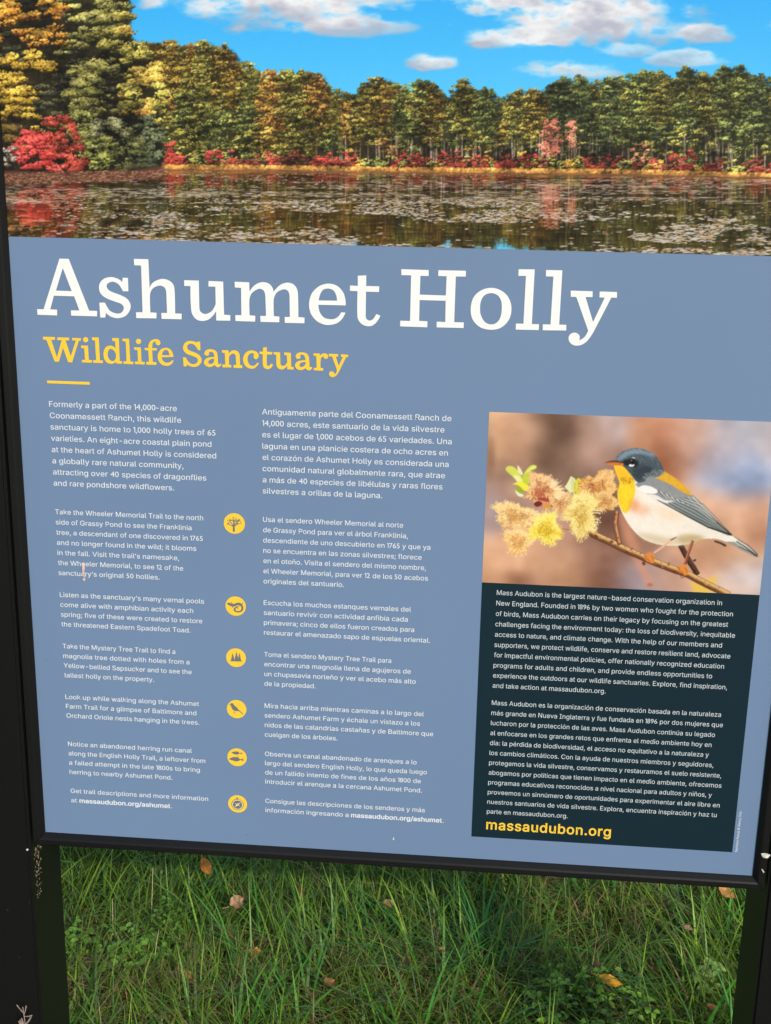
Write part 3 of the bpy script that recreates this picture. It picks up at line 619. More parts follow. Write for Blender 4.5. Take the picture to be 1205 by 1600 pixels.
    for x in np.arange(258, 1352, 10.0):
        x = x + rs.uniform(-5, 5); b = shore(x); r = rs.rand()
        if x < 330: pal = RD
        else: pal = RD if r < .42 else RB if r < .75 else YL if r < .84 else OG
        if r > .9 or np.sin(x * .045) + .8 * np.sin(x * .021 + 1) + rs.randn() * .5 > .75: pal = OG if rs.rand() < .5 else GR
        h = rs.uniform(4, 9)
        hh = h * rs.uniform(.8, 1.7); bush(c, rs, x, b - hh + 1, rs.uniform(6, 13), hh, pal, 11, .72, 5, 2.6, 11)
    for (x, y, w, h, n) in ((266, 238, 9, 20, 22), (335, 245, 16, 10, 24), (458, 245, 11, 9, 16), (752, 253, 15, 9, 22), (790, 250, 12, 8, 14), (652, 250, 14, 9, 16), (830, 250, 16, 8, 16), (1075, 247, 12, 12, 14), (924, 254, 15, 7, 12), (1178, 260, 20, 9, 18), (1110, 262, 16, 6, 12)):
        bush(c, rs, x, y, w, h, RD if rs.rand() < .7 else RB, n, .8, 5, 2.8, 13)
    bush(c, rs, 888, 256, 9, 6, YL, 10, .7); bush(c, rs, 1000, 240, 14, 14, ((90, 50, 40), (190, 120, 92), (220, 160, 130)), 16, .7)
    # golden sedge strip
    for k in range(5200):
        x = rs.uniform(250, 1350); b = shore(x) + 1; u = rs.rand()
        c.stroke(x, b + u * 6.2, 1 + 2.2 * rs.rand(), .8 + .5 * rs.rand() + (1.3 if u < .3 else 0), mix((176, 118, 58), (238, 186, 104), rs.rand() * (.6 + .4 * (1 - u))), 0, .85)
    # big trees at the left
    c.poly([(-24, -190), (150, -190), (180, -120), (196, -30), (203, 8), (206, 34), (198, 52), (214, 66), (238, 92), (250, 160), (255, 250), (250, 275), (-24, 285)], (40, 36, 24), 1, 2)
    BO = ((66, 40, 24), (190, 128, 48), (232, 180, 84)); BY = ((58, 46, 20), (168, 134, 50), (214, 178, 80)); OK_ = ((36, 38, 22), (100, 98, 48), (164, 156, 90))
    def mass(n, fx, pal, sz, tw, th, m):
        for k in range(n):
            x, y = fx(); tuft(c, rs, x, y, tw * rs.uniform(.7, 1.4), th * rs.uniform(.8, 1.3), *pal, m, sz)
    def inside(x, y):
        e = np.interp(y, [-190, -120, -30, 8, 34, 52, 66, 92, 160, 250], [150, 180, 196, 202, 203, 196, 214, 238, 250, 254])
        return x < e - 3
    for k in range(420):
        y = rs.uniform(-188, 235); x = rs.uniform(-20, 254)
        if not inside(x, y): continue
        if x < 95 - .15 * y or (x < 40): pal = BO if y < 80 and rs.rand() < .75 else BY
        elif x > 190: pal = YO if rs.rand() < .6 else OG
        else: pal = OK_
        # shaded hollows
        if (-12 < (x - 66) < 40 and 104 < y < 185) or (0 < x < 45 and 45 < y < 95 and rs.rand() < .8) or (100 < x < 150 and 75 < y < 98) or (x > 185 and y > 175 and x < 230) or rs.rand() < .22: 
            pal = ((24, 24, 22), (42, 42, 30), (84, 82, 56))
        tuft(c, rs, x, y, rs.uniform(7, 14), rs.uniform(3.5, 6.5), *pal, 44, 1.2 if pal is not OK_ else 1.05)
    for (x, y, w, h, pal, n) in ((40, 38, 62, 16, BO, 16), (72, 62, 34, 10, BO, 9), (30, 96, 26, 9, BY, 8), (70, 104, 18, 6, BY, 6), (14, 130, 20, 24, BY, 14), (30, 150, 18, 14, BY, 10), (12, 180, 16, 26, BY, 12), (80, 12, 24, 8, BO, 8), (10, 12, 18, 10, BO, 7),
                                 (150, 40, 36, 22, OK_, 22), (165, 20, 24, 16, OK_, 14), (192, 24, 12, 8, OG, 8), (190, 52, 14, 8, YO, 6), (170, 62, 22, 12, OG, 9), (130, 125, 38, 24, OK_, 26), (160, 112, 26, 16, OK_, 14), (118, 158, 24, 14, OK_, 12), (215, 80, 18, 12, OG, 9), (222, 125, 20, 18, YO, 14), (232, 170, 16, 12, OR, 10), (205, 150, 16, 18, OG, 12), (246, 110, 12, 20, YO, 12), (250, 150, 10, 18, OG, 9)):
        bush(c, rs, x, y, w, h, pal, n, 1.12, 10, 5.2, 44)
    for k in range(60):
        x = rs.uniform(85, 180); y = rs.uniform(5, 165)
        c.line([(x, y), (x + rs.uniform(4, 12), y + rs.uniform(-6, 4))], .9, .6, (196, 184, 166), .55)
    c.poly([(-24, 180), (20, 184), (44, 190), (52, 262), (-24, 262)], (52, 42, 32), .55, 4)
    # bushes of the near left shore
    c.poly([(0, 255), (40, 232), (120, 250), (200, 236), (254, 222), (254, 268), (10, 274)], (34, 30, 24), .9, 3)
    bush(c, rs, 232, 222, 24, 40, ((28, 34, 26), (70, 78, 54), (118, 124, 90)), 60, 1.1, 7, 4, 20)
    bush(c, rs, 200, 236, 26, 32, ((38, 42, 26), (92, 96, 54), (144, 142, 88)), 50, 1.1, 7, 4, 20)
    bush(c, rs, 128, 200, 26, 24, ((44, 48, 28), (116, 118, 60), (168, 164, 92)), 36, 1.15, 8, 4, 20)
    bush(c, rs, 172, 214, 30, 28, ((52, 56, 34), (132, 132, 82), (190, 186, 138)), 46, 1.15, 8, 4, 22)
    bush(c, rs, 158, 240, 28, 24, ((44, 50, 28), (122, 126, 60), (178, 176, 98)), 40, 1.15, 8, 4, 20)
    bush(c, rs, 92, 214, 30, 32, ((76, 30, 26), (140, 54, 44), (182, 82, 66)), 62, 1.05, 6, 3.6, 18)
    bush(c, rs, 116, 246, 20, 22, ((86, 32, 26), (168, 66, 52), (208, 100, 82)), 40, 1.05, 6, 3.4, 18)
    bush(c, rs, 52, 234, 33, 30, ((100, 32, 30), (182, 58, 54), (214, 90, 82)), 84, 1.05, 7, 3.2, 20)
    bush(c, rs, 88, 266, 14, 8, ((110, 36, 34), (200, 72, 66), (232, 112, 98)), 14, 1, 6, 3, 14)
    bush(c, rs, 12, 242, 14, 16, ((60, 52, 44), (130, 122, 108), (190, 182, 166)), 12, 1, 6, 3, 14)
    c.poly([(0, 262), (70, 262), (74, 276), (0, 274)], (36, 26, 22), .75, 2.5)
    c.poly([(100, 268), (250, 258), (250, 272), (120, 276)], (44, 34, 28), .7, 2.5)
    # leaf-scale sparkle over all foliage
    fine = (rs.rand(c.h, c.w) - .5) * .22 + (vnoise(c.w, c.h, 2.6, 1.8, rs) - .5) * .5 + (fbm(c.w, c.h, 17, 9, rs, 3) - .5) * 1.25 + (vnoise(c.w, c.h, 30, 70, rs) - .5) * .5
    notsky = np.clip(np.abs(c.a - sky).sum(2) / 60, 0, 1)
    c.a *= (.97 + fine * notsky)[..., None] * notsky[..., None] + (1 - notsky[..., None])
    lum = c.a.mean(2, keepdims=True)
    c.a = c.a - (lum - c.a) * .06 * notsky[..., None]
    # ---- water
    WL = lambda x: np.interp(x, [-24, 250, 256, 400, 600, 800, 1000, 1205, 1352], [285, 277, 264, 265, 268, 270, 272, 277, 280])
    mir = lambda x: np.interp(x, [-24, 240, 262, 400, 600, 800, 1000, 1205, 1352], [279, 275, 263, 263, 265, 267, 269, 275, 278])
    xx = np.arange(c.w) + X0
    src = c.a.copy(); rip = fbm(c.w, c.h, 30, 2.2, rs, 3) - .5
    out = c.a.copy()
    for j in range(int(255 - Y0), c.h):
        y = j + Y0
        m = y >= WL(xx)
        if not m.any(): continue
        ys = mir(xx) - (y - mir(xx)) * 1.03 + rip[j] * 16
        jj = np.clip((ys - Y0).astype(int), 0, c.h - 1)
        acc = 0
        for d, wgt in ((-7, .12), (-3, .22), (0, .32), (3, .22), (7, .12)):
            acc = acc + src[np.clip(jj + d, 0, c.h - 1), np.arange(c.w)] * wgt
        lum = acc.mean(1, keepdims=True)
        blue = (acc[:, 2:3] > acc[:, 0:1] + 20)
        col = np.where(blue, acc * .92 + 14, ((lum + (acc - lum) * 1.1) * .64 + np.array((17, 10, 2))) * (1 + rip[j][:, None] * .9))
        out[j][m] = col[m]
    c.a = out
    # left bank
    c.poly([(-24, 266), (60, 268), (200, 268), (256, 258), (257, 276), (200, 281), (100, 284), (-24, 288)], (92, 60, 46), 1, 1.0)
    for k in range(2200):
        x = rs.uniform(-20, 256); y = WL(x) - rs.uniform(-5, 13) * (1 if x < 200 else .8)
        c.stroke(x, y, rs.uniform(1, 4), rs.uniform(.6, 1.3), mix((76, 46, 34), (194, 140, 108), rs.rand() ** 1.3), 0, .8)
    c.poly([(30, 288), (120, 289), (200, 285), (250, 276), (255, 282), (120, 292), (30, 292)], (54, 34, 24), .6, 2)
    # dim band just below the far shore
    c.poly(list(zip(xx[280::8], WL(xx[280::8]) - 1)) + list(zip(xx[280::8][::-1], WL(xx[280::8][::-1]) + 6)), (150, 104, 66), .55, 1.6)
    # upright streaks of the mirrored trunks and crowns
    for k in range(420):
        x = rs.uniform(256, 1350); y = rs.uniform(280, 400); l = rs.uniform(5, 22); d = rs.rand()
        if y < WL(x) + 8: continue
        c.stroke(x, y, rs.uniform(.8, 2.6), l, (34, 26, 20) if d < .5 else mix((120, 96, 48), (150, 120, 66), d), 0, .28 + .2 * rs.rand(), 1.0)
    # lily pads
    nz = fbm(c.w, c.h, 150, 13, rs, 4); nf = fbm(c.w, c.h, 40, 6, rs, 3)
    def dens(x, y):
        d = .05
        if y < 316: d = .22
        def e(cx, cy, rx, ry): return ((x - cx) / rx) ** 2 + ((y - cy) / ry) ** 2 < 1
        if e(640, 322, 215, 13): d = 2.0
        if e(800, 336, 190, 12): d = 2.2
        if e(1000, 330, 120, 9): d = .6
        if e(1150, 366, 175, 17): d = 1.5
        if e(1090, 392, 160, 9): d = 1.0
        if e(1120, 345, 60, 10): d = .7
        if e(330, 375, 230, 28): d = .8
        if e(90, 340, 200, 46): d = .55
        if e(310, 318, 130, 20): d = max(d, .55)
        if e(640, 388, 130, 7): d = .6
        if e(1130, 330, 90, 12): d = .2
        if e(800, 366, 190, 15): d = .02
        if e(930, 358, 90, 9): d = .03
        if e(395, 345, 60, 9): d = .1
        if e(410, 307, 60, 7): d = .12
        return d
    fz = fbm(c.w, c.h, 260, 4.5, rs, 3)
    for k in range(8000):
        x = rs.uniform(-20, 1350); y = 264 + 54 * rs.rand() ** .9
        if y < WL(x) + 3: continue
        i, j = int(x - X0), int(y - Y0)
        if rs.rand() > np.clip((fz[j, i] - .40) * 6, .05, 1): continue
        u = rs.rand(); t = (y - 264) / 54
        c.stroke(x, y, 3 + 7 * rs.rand(), .38 + .25 * t, mix(tuple(c.a[j, i]), mix((196, 170, 150), (222, 208, 196), u), .45 + .4 * u), 0, .42 + .3 * t, 1.5)
    N = 38000; U = rs.rand(N, 8); ys_ = 262 + (U[:, 1] ** 1.1) * 146
    o = np.argsort(ys_)
    for k in o:
        x = -20 + U[k, 0] * 1370; y = ys_[k]
        if y < WL(x) + 3: continue
        i, j = int(x - X0), int(y - Y0)
        if i >= c.w or j >= c.h: continue
        if U[k, 2] > dens(x, y) * np.clip((nz[j, i] - .22) * 3.4, .25, 1.3) * np.clip((nf[j, i] - .33) * 5, .02, 1.5): continue
        t = (y - 262) / 140.0
        base = mix((166, 154, 138), (224, 216, 202), U[k, 3] ** .8)
        if x < 330 and U[k, 4] < .8 * (330 - x) / 240: base = mix(tuple(c.a[j, i]), (224, 160, 110), .25 + .6 * U[k, 3])
        elif U[k, 4] < .22: base = mix((190, 140, 96), (214, 176, 120), U[k, 3])
        elif U[k, 4] > .88: base = (140, 134, 140)
        if t < .3: base = mix(tuple(c.a[j, i]), base, .7)
        c.stroke(x, y, (1.6 + 3.7 * t) * (.45 + 1.1 * U[k, 5] ** 1.5), .42 + .62 * t * (.5 + .8 * U[k, 6]), base, (U[k, 7] - .42) * .16, .55 + .4 * U[k, 5], 1.8)
        if t > .3 and U[k, 6] > .5: c.stroke(x + .5, y + .9 + .6 * t, (1.2 + 3 * t), .5, (40, 30, 26), 0, .45)
    # reflections of trunks
    for (x, a, b, w) in ((690, 276, 325, 1.8), (694, 276, 318, 1.2), (640, 276, 300, 1.2), (889, 275, 335, 1.6), (862, 290, 330, 1.4), (868, 290, 338, 1.2), (824, 280, 300, 1), (420, 275, 300, 1.2), (335, 270, 290, 1)):
        c.line([(x, a), (x - 1, b)], w, w * .6, (214, 190, 172), .5)
    for k in range(420):
        x = 862 + rs.randn() * 11; y = rs.uniform(288, 358)
        c.stroke(x, y, 3, .9, (226, 136, 108), 0, .34)
    g = np.stack([blur(c.a[..., q], 1.3) for q in range(3)], -1); c.a = c.a + (c.a - g) * .12
    # slight photographic grain
    c.a += (rs.rand(c.h, c.w, 1) - .5) * 5
    c.a = np.clip(c.a, 4, 252)
    return c
# ------------------------------------------------------------------ ground
GROUND = mat('soil', (0.034, 0.040, 0.014), .9, .2, noise=(9, .9, .45, 1.5), bump=(60, .6))
gx, gy = 300.0, 300.0
obj('ground', mesh_np('ground', [(-gx, -gy, 0), (gx, -gy, 0), (gx, gy, 0), (-gx, gy, 0)], [(0, 1, 2, 3)], 4), GROUND, kind='structure')

# ------------------------------------------------------------------ sign
U0, U1, V0, V1 = -.5725, .3675, -.260, .9083       # visible panel face
VB, VBAND = .1180, .9083                            # lower edge of the landscape print
sign = thing('information_sign', 'black framed nature sanctuary sign with pond landscape, blue text panel and songbird photo', 'sign', (-.1, .04, 0))
SO = Vector((-.1, .04, 0))
def place(u, y, v): return (u - SO.x, y - SO.y, EYE - v)

INKS = .75                                          # paper reflectance behind the ink
ink = lambda *c: tuple(lin(c) * INKS)
BLUE = mat('blue_laminate', ink(114, 139, 170), .45, .22, noise=(2.2, .6, .94, 1.05))
tq = BLUE.node_tree; vq = tq.nodes.new('ShaderNodeTexVoronoi'); vq.inputs['Scale'].default_value = 46          # sparse grime specks
tq.links.new(tq.nodes['Texture Coordinate'].outputs['Object'], vq.inputs['Vector'])
rq = tq.nodes.new('ShaderNodeMapRange'); rq.inputs[1].default_value = .02; rq.inputs[2].default_value = .06; rq.inputs[3].default_value = .62; rq.inputs[4].default_value = 1.0
tq.links.new(vq.outputs['Distance'], rq.inputs[0])
sq = tq.nodes.new('ShaderNodeSeparateColor'); tq.links.new(vq.outputs['Color'], sq.inputs[0])
gq = tq.nodes.new('ShaderNodeMath'); gq.operation = 'GREATER_THAN'; gq.inputs[1].default_value = .93; tq.links.new(sq.outputs[0], gq.inputs[0])
xq = tq.nodes.new('ShaderNodeMix'); xq.data_type = 'RGBA'; xq.blend_type = 'MULTIPLY'
bq = tq.nodes['Principled BSDF']; old = bq.inputs['Base Color'].links[0].from_socket
tq.links.new(gq.outputs[0], xq.inputs[0]); tq.links.new(old, xq.inputs[6]); tq.links.new(rq.outputs[0], xq.inputs[7]); tq.links.new(xq.outputs[2], bq.inputs['Base Color'])
DARK = mat('dark_teal_laminate', ink(20, 42, 52), .45, .16)
WHITE = mat('white_print', ink(249, 248, 244), .45, .3)
PALE = mat('pale_print', ink(238, 241, 244), .45, .3)
SOFT = mat('soft_pale_print', ink(212, 219, 222), .45, .3)
YEL = mat('yellow_print', ink(253, 208, 62), .45, .3)
SLATE = mat('slate_print', ink(112, 118, 124), .45, .3)
CREAMY = mat('pale_yellow_print', ink(248, 228, 160), .45, .3)
INK = mat('picture_print', None, .5, .14, attr='ink')
BLACK = mat('black_powder_coat', (0.007, 0.007, 0.0068), .42, .16, noise=(3.0, .6, .7, 1.4), bump=(900, .12))

def quadface(name, u0, v0, u1, v1, y, m):
    V = [place(u0, y, v1), place(u1, y, v1), place(u1, y, v0), place(u0, y, v0)]
    return obj(name, mesh_np(name, V, [(0, 1, 2, 3)], 4), m, sign)
def boxmesh(name, a, b):
    x0, y0, z0 = a; x1, y1, z1 = b
    V = [(x0, y0, z0), (x1, y0, z0), (x1, y1, z0), (x0, y1, z0), (x0, y0, z1), (x1, y0, z1), (x1, y1, z1), (x0, y1, z1)]
    return mesh_np(name, V, [(0, 3, 2, 1), (4, 5, 6, 7), (0, 1, 5, 4), (1, 2, 6, 5), (2, 3, 7, 6), (3, 0, 4, 7)], 4)
p0 = place(U0 - .006, 0, V1 + .006); p1 = place(U1 + .006, .004, V0 - .006)
obj('panel', boxmesh('panel', p0, p1), BLUE, sign)

def grid_print(name, u0, v0, u1, v1, step, y, cv):
    nu, nv = int((u1 - u0) / step) + 1, int((v1 - v0) / step) + 1
    u = np.linspace(u0, u1, nu); v = np.linspace(v0, v1, nv)
    UU, VV = np.meshgrid(u, v); P = to_photo(np.stack([UU, VV], -1))
    fx = np.clip((P[..., 0] - cv.x0) * cv.S - .5, 0, cv.w - 1.001); fy = np.clip((P[..., 1] - cv.y0) * cv.S - .5, 0, cv.h - 1.001)
    i, j = fx.astype(int), fy.astype(int); a, b = (fx - i)[..., None], (fy - j)[..., None]
    A = cv.a; col = (A[j, i] * (1 - a) + A[j, i + 1] * a) * (1 - b) + (A[j + 1, i] * (1 - a) + A[j + 1, i + 1] * a) * b
    V = np.stack([UU - SO.x, np.full(UU.shape, y - SO.y), EYE - VV], -1).reshape(-1, 3)
    k = np.arange(nu * nv).reshape(nv, nu)
    F = np.stack([k[1:, :-1], k[1:, 1:], k[:-1, 1:], k[:-1, :-1]], -1).reshape(-1, 4)
    return obj(name, mesh_np(name, V, F, 4, lin(col.reshape(-1, 3)) * INKS), INK, sign)
o = grid_print('landscape_print', U0, V0, U1, VB, .00088, -.0002, paint_landscape())
o['label'] = 'printed autumn pond landscape with red shrubs, pines and lily pads'
BU0, BU1, BV0, BV1, DV1 = .0020, .3388, .3083, .5228, .8758
o = grid_print('bird_print', BU0, BV0, BU1, BV1, .00074, -.0002, paint_bird())
o['label'] = 'printed photo of a yellow breasted songbird on a catkin twig'
quadface('text_box', BU0, BV1, BU1, DV1, -.0002, DARK)['label'] = 'dark teal text box under the bird photo'

# ---- flat printed shapes
def flat(name, loops, y, m, parent=None):
    """filled even-odd outline(s), points (u, v)"""
    cu = bpy.data.curves.new(name, 'CURVE'); cu.dimensions = '2D'; cu.fill_mode = 'BOTH'
    for l in loops:
        sp = cu.splines.new('POLY'); sp.points.add(len(l) - 1)
        sp.points.foreach_set('co', np.c_[l[:, 0], -l[:, 1], np.zeros(len(l)), np.ones(len(l))].ravel()); sp.use_cyclic_u = True
    t = bpy.data.objects.new('tmp', cu); me = bpy.data.meshes.new_from_object(t)
    bpy.data.objects.remove(t); bpy.data.curves.remove(cu)
    lift(me, y); me.name = name
    return obj(name, me, m, parent or sign)
def lift(me, y):
    n = len(me.vertices); a = np.empty(n * 3, np.float32); me.vertices.foreach_get('co', a); a = a.reshape(-1, 3)
    b = np.c_[a[:, 0] - SO.x, np.full(n, y - SO.y), EYE + a[:, 1]]
    me.vertices.foreach_set('co', b.astype(np.float32).ravel()); me.update()
def glyph(spec, kx, ky, s): return [on_sign(smooth(c, kx, ky, s, 7)) for c in spec.split('/')]

G = []
for spec, kx, ky, s in TITLE: G += glyph(spec, kx, ky, s)
flat('title_lettering', G, -.00038, WHITE)
G = []
for spec, kx, ky, s in SUBTITLE: G += glyph(spec, kx, ky, s)
th = np.arange(32) / 32 * 2 * math.pi
for (x, y, r, kx, ky, s) in ((850, 147, 47, 60, 518, 11.476), (188, 248, 66, 205, 518, 16.067)):
    G.append(on_sign(np.c_[x + r * np.cos(th), y + r * np.sin(th)] / s + (kx, ky)))
flat('subtitle_lettering', G, -.00038, YEL)
a, b = on_sign((60 + 67 / 4.82, 515 + 394 / 4.82)), on_sign((60 + 388 / 4.82, 515 + 404 / 4.82))
quadface('divider_bar', a[0], (a[1] + b[1]) / 2 - .0017, b[0], (a[1] + b[1]) / 2 + .0017, -.00038, YEL)

# ---- paragraphs
def sans():
    import os
    try: return bpy.data.fonts.load(os.path.join(bpy.utils.resource_path('LOCAL'), 'datafiles', 'fonts', 'Inter.woff2'))   # ships with Blender
    except Exception: return None                                                                                   # built-in face otherwise
SANS = sans()
def text_mesh(body, bold):
    import re
    runs = re.findall('1|[02-9]+|[^0-9]+', body); CO, TR, x, k = [], [], 0.0, 0
    for i, b in enumerate(runs):
        if b == '1' and SANS:
            co = np.array([(.11, 0), (.172, 0), (.172, .509), (.125, .509), (.11, .509), (.11, .43), (.02, .385), (.02, .447)]); tri = np.array([(0, 1, 2), (0, 2, 4), (7, 6, 5), (7, 5, 4)])
        elif b[0].isdigit() and SANS: co, tri = run_mesh(b, bold, None); co = co * .746
        else: co, tri = run_mesh(b, bold, SANS)
        if i: co[:, 0] += x - (co[:, 0].min() if b[0] != ' ' else 0)
        x = co[:, 0].max() + (.24 if b.endswith(' ') else .05)
        CO.append(co); TR.append(tri + k); k += len(co)
    return np.concatenate(CO) * EM, np.concatenate(TR)
def run_mesh(body, bold, face):
    cu = bpy.data.curves.new('t', 'FONT'); cu.body = body; cu.size = 1.0
    if face: cu.font = face
    cu.resolution_u = 3
    cu.offset = (.016 if bold else 0.0) if face else -.004
    if bold == 2: cu.space_character = 1.06
    t = bpy.data.objects.new('tmp', cu); me = bpy.data.meshes.new_from_object(t)
    bpy.data.objects.remove(t); bpy.data.curves.remove(cu)
    n = len(me.vertices); co = np.empty(n * 3, np.float32); me.vertices.foreach_get('co', co); co = co.reshape(-1, 3)
    me.calc_loop_triangles(); nt_ = len(me.loop_triangles); tri = np.empty(nt_ * 3, np.int32); me.loop_triangles.foreach_get('vertices', tri)
    bpy.data.meshes.remove(me); return co[:, :2].astype(float), tri.reshape(-1, 3)
EM = 1.0
EM = .0051 / text_mesh('x', 0)[0][:, 1].max()          # one unit = a letter set with a 5.1 mm x-height
def paragraph(lines, u0, size, m, name='paragraph', kx=0):
    """lines: (text, first_px, base_px, last_px, last_py) in photo pixels; fitted to one column and an even pitch"""
    P = np.array([on_sign((l[1], l[2])) for l in lines]); n = len(lines)
    vs = P[:, 1] if n < 3 else np.polyval(np.polyfit(np.arange(n), P[:, 1], 1), np.arange(n))
    VV, FF, k = [], [], 0
    for (t, x, y, xr), v in zip(lines, vs):
        ue = u_at(xr, v)
        parts = t.split('|'); co, tri, xo = [], [], 0.0; kk = 0
        for i, p in enumerate(parts):
            if not p: continue
            c_, t_ = text_mesh(p, i % 2)
            c_[:, 0] += xo - (c_[:, 0].min() if xo == 0 else 0)
            xo = c_[:, 0].max() + (.0028 if p.endswith(' ') else .0004)
            co.append(c_); tri.append(t_ + kk); kk += len(c_)
        co = np.concatenate(co); tri = np.concatenate(tri)
        w = co[:, 0].max(); su = (ue - u0) / w
        for q, (du, dv) in enumerate(((-1, -1), (1, 1)) if kx < 700 else ((0, 0),)):        # two passes of ink give the letters on blue their weight
            VV.append(np.c_[u0 + co[:, 0] * su - SO.x + du * 3e-5, np.full(len(co), -.00038 - SO.y - 2e-5 * q), EYE - v + co[:, 1] * size / .0096 + dv * 2e-5]); FF.append(tri + k); k += len(co)
    return obj(name, mesh_np(name, np.concatenate(VV), np.concatenate(FF), 3), m, sign)
for (kx, ky, s, kx2, u0, size, m, blocks) in text_blocks():
    for blk in blocks:
        L_ = []
        for row in blk.strip().split('\n'):
            t, x, y, xr = row.rsplit(';', 3)
            xr = xr.strip(); left = xr.endswith('L'); xr = float(xr.rstrip('L'))
            L_.append((t.strip(), kx + float(x) / s, ky + float(y) / s, (kx if left else kx2) + xr / s))
        paragraph(L_, u0, size, SOFT if kx > 700 else m, kx=kx)
# web address and picture credit
P0 = on_sign((740 + 108 / 5.4773, 1080 + 1178 / 5.4773)); ue = u_at(740 + 1173 / 5.4773, P0[1] + .001)
co, tri = text_mesh('massaudubon.org', 2)
co[:, 0] -= co[:, 0].min(); su = (ue - P0[0]) / co[:, 0].max()
obj('web_address', mesh_np('web_address', np.c_[P0[0] + co[:, 0] * su - SO.x, np.full(len(co), -.00038 - SO.y), EYE - P0[1] + co[:, 1] * 1.96], tri, 3), YEL, sign)
co, tri = text_mesh('Northern Parula © Nancy Orta', 0); a = on_sign((1152.3, 1331)); b = on_sign((1158.5, 1268)); su = (a[1] - b[1]) / co[:, 0].max()
obj('photo_credit', mesh_np('photo_credit', np.c_[a[0] - co[:, 1] * .46 - SO.x, np.full(len(co), -.00038 - SO.y), EYE - a[1] + co[:, 0] * su], tri, 3), PALE, sign)

# ---- round icons
def pic(spec, kx, ky, s): return on_sign(smooth(spec, kx, ky, s))
def band(pts, w0, w1, kx, ky, s):
    p = np.array(pts, float); t = np.gradient(p, axis=0); t /= np.linalg.norm(t, axis=1)[:, None]
    n = np.c_[-t[:, 1], t[:, 0]] * np.linspace(w0, w1, len(p))[:, None] / 2
    return on_sign(np.r_[p + n, (p - n)[::-1]] / s + (kx, ky))
def disc(x, y, r, kx, ky, s, n=28): 
    c_ = on_sign(np.array((x, y)) / s + (kx, ky)); r = r / s * .000795
    t = np.arange(n) / n * 2 * math.pi; return np.c_[c_[0] + r * np.cos(t), c_[1] + r * np.sin(t)]
def icon(x, y, r, k, label):
    o = flat('icon', [disc(x, y, r, *k, n=48)], -.0002, YEL); o['label'] = label; return o
def pict(ic, loops, m=None, y=-.00036):
    o = None
    VV, FF, n = [], [], 0
    for i, l in enumerate(loops):
        t = flat('pictogram', [l], y - .000002 * i, m or SLATE, ic)
        me = t.data; me.calc_loop_triangles()
        VV.append(np.array([v.co[:] for v in me.vertices])); FF.append(np.array([q.vertices[:] for q in me.loop_triangles]) + n); n += len(me.vertices)
        bpy.data.objects.remove(t); bpy.data.meshes.remove(me)
    return obj('pictogram', mesh_np('pictogram', np.concatenate(VV), np.concatenate(FF), 3), m or SLATE, ic)
K1, K3, K5 = (340, 790, 8.42), (340, 1000, 12.3), (340, 1160, 12.3)
rs = np.random.RandomState(3)
ic = icon(222, 235, 141, K1, 'round yellow icon of a leafy tree')
lp = [band([(216, 342), (214, 250)], 30, 22, *K1), band([(214, 282), (185, 235), (155, 195)], 14, 8, *K1), band([(216, 280), (245, 232), (282, 196)], 14, 8, *K1), band([(214, 258), (210, 200), (204, 160)], 13, 7, *K1), band([(216, 258), (236, 200), (240, 160)], 11, 6, *K1), band([(210, 275), (170, 258), (140, 225)], 9, 6, *K1), band([(220, 270), (265, 245), (310, 225)], 9, 6, *K1)]
for k in range(64):
    t = rs.uniform(-.15, 3.3); r = rs.uniform(.35, 1)
    lp.append(disc(218 + 100 * r * math.cos(t), 240 - 92 * r * math.sin(t), rs.uniform(3.5, 8), *K1, n=7))
pict(ic, lp)
ic = icon(240, 1322, 138, K1, 'round yellow icon of a salamander')
pict(ic, [pic('122,1285 ~150,1275 ~190,1290 ~225,1290 ~265,1275 ~310,1285 ~338,1330 ~335,1375 ~300,1402 ~245,1400 ~212,1372 ~228,1338 ~270,1322 290,1330 ~250,1345 ~236,1368 ~255,1384 ~295,1382 ~314,1360 ~308,1325 ~270,1310 ~230,1325 ~190,1325 ~150,1310', *K1),
          band([(195, 1295), (182, 1270)], 11, 8, *K1), band([(205, 1315), (192, 1348)], 11, 8, *K1), band([(315, 1300), (338, 1280)], 11, 8, *K1), band([(250, 1335), (278, 1362)], 10, 7, *K1)])
ic = icon(357, 340, 199, K3, 'round yellow icon of three spruces')
def tree_(x, t, b, w):
    pts = []; n = 5
    for i in range(n): pts.append((x + w * (i + .35) / n, t + (b - t) * i / n + (b - t) * .1)); pts.append((x + w * (i + 1) / n, t + (b - t) * (i + 1) / n)); pts.append((x + w * (i + 1) / n * .72, t + (b - t) * (i + 1) / n))
    return on_sign(np.array([(x, t)] + pts + [(2 * x - a, b_) for a, b_ in pts[::-1]]) / K3[2] + K3[:2])
pict(ic, [tree_(293, 240, 404, 42), tree_(422, 240, 404, 42), tree_(366, 212, 404, 50), band([(238, 402), (480, 410)], 8, 5, *K3)])
ic = icon(368, 1327, 199, K3, 'round yellow icon of a perched oriole')
pict(ic, [pic('225,1237 ~258,1216 ~300,1216 ~322,1250 ~372,1292 ~412,1342 500,1418 490,1432 ~405,1366 ~345,1364 ~290,1330 ~262,1275 252,1245', *K3), disc(330, 1396, 13, *K3, n=9), band([(322, 1362), (330, 1396)], 8, 6, *K3)])
ic = icon(377, 285, 199, K5, 'round yellow icon of two herring')
fish = '218,318 ~285,284 ~350,280 ~410,300 ~440,320 522,292 ~492,326 520,362 438,334 ~385,360 ~290,346'
pict(ic, [pic(fish, *K5), pic('372,284 402,264 406,296', *K5), pic('340,350 355,374 365,350', *K5), pic('268,195 ~330,170 ~395,178 ~422,200 494,184 ~470,206 494,228 424,213 ~380,233 ~320,222', *K5), pic('385,180 408,164 408,190', *K5)])
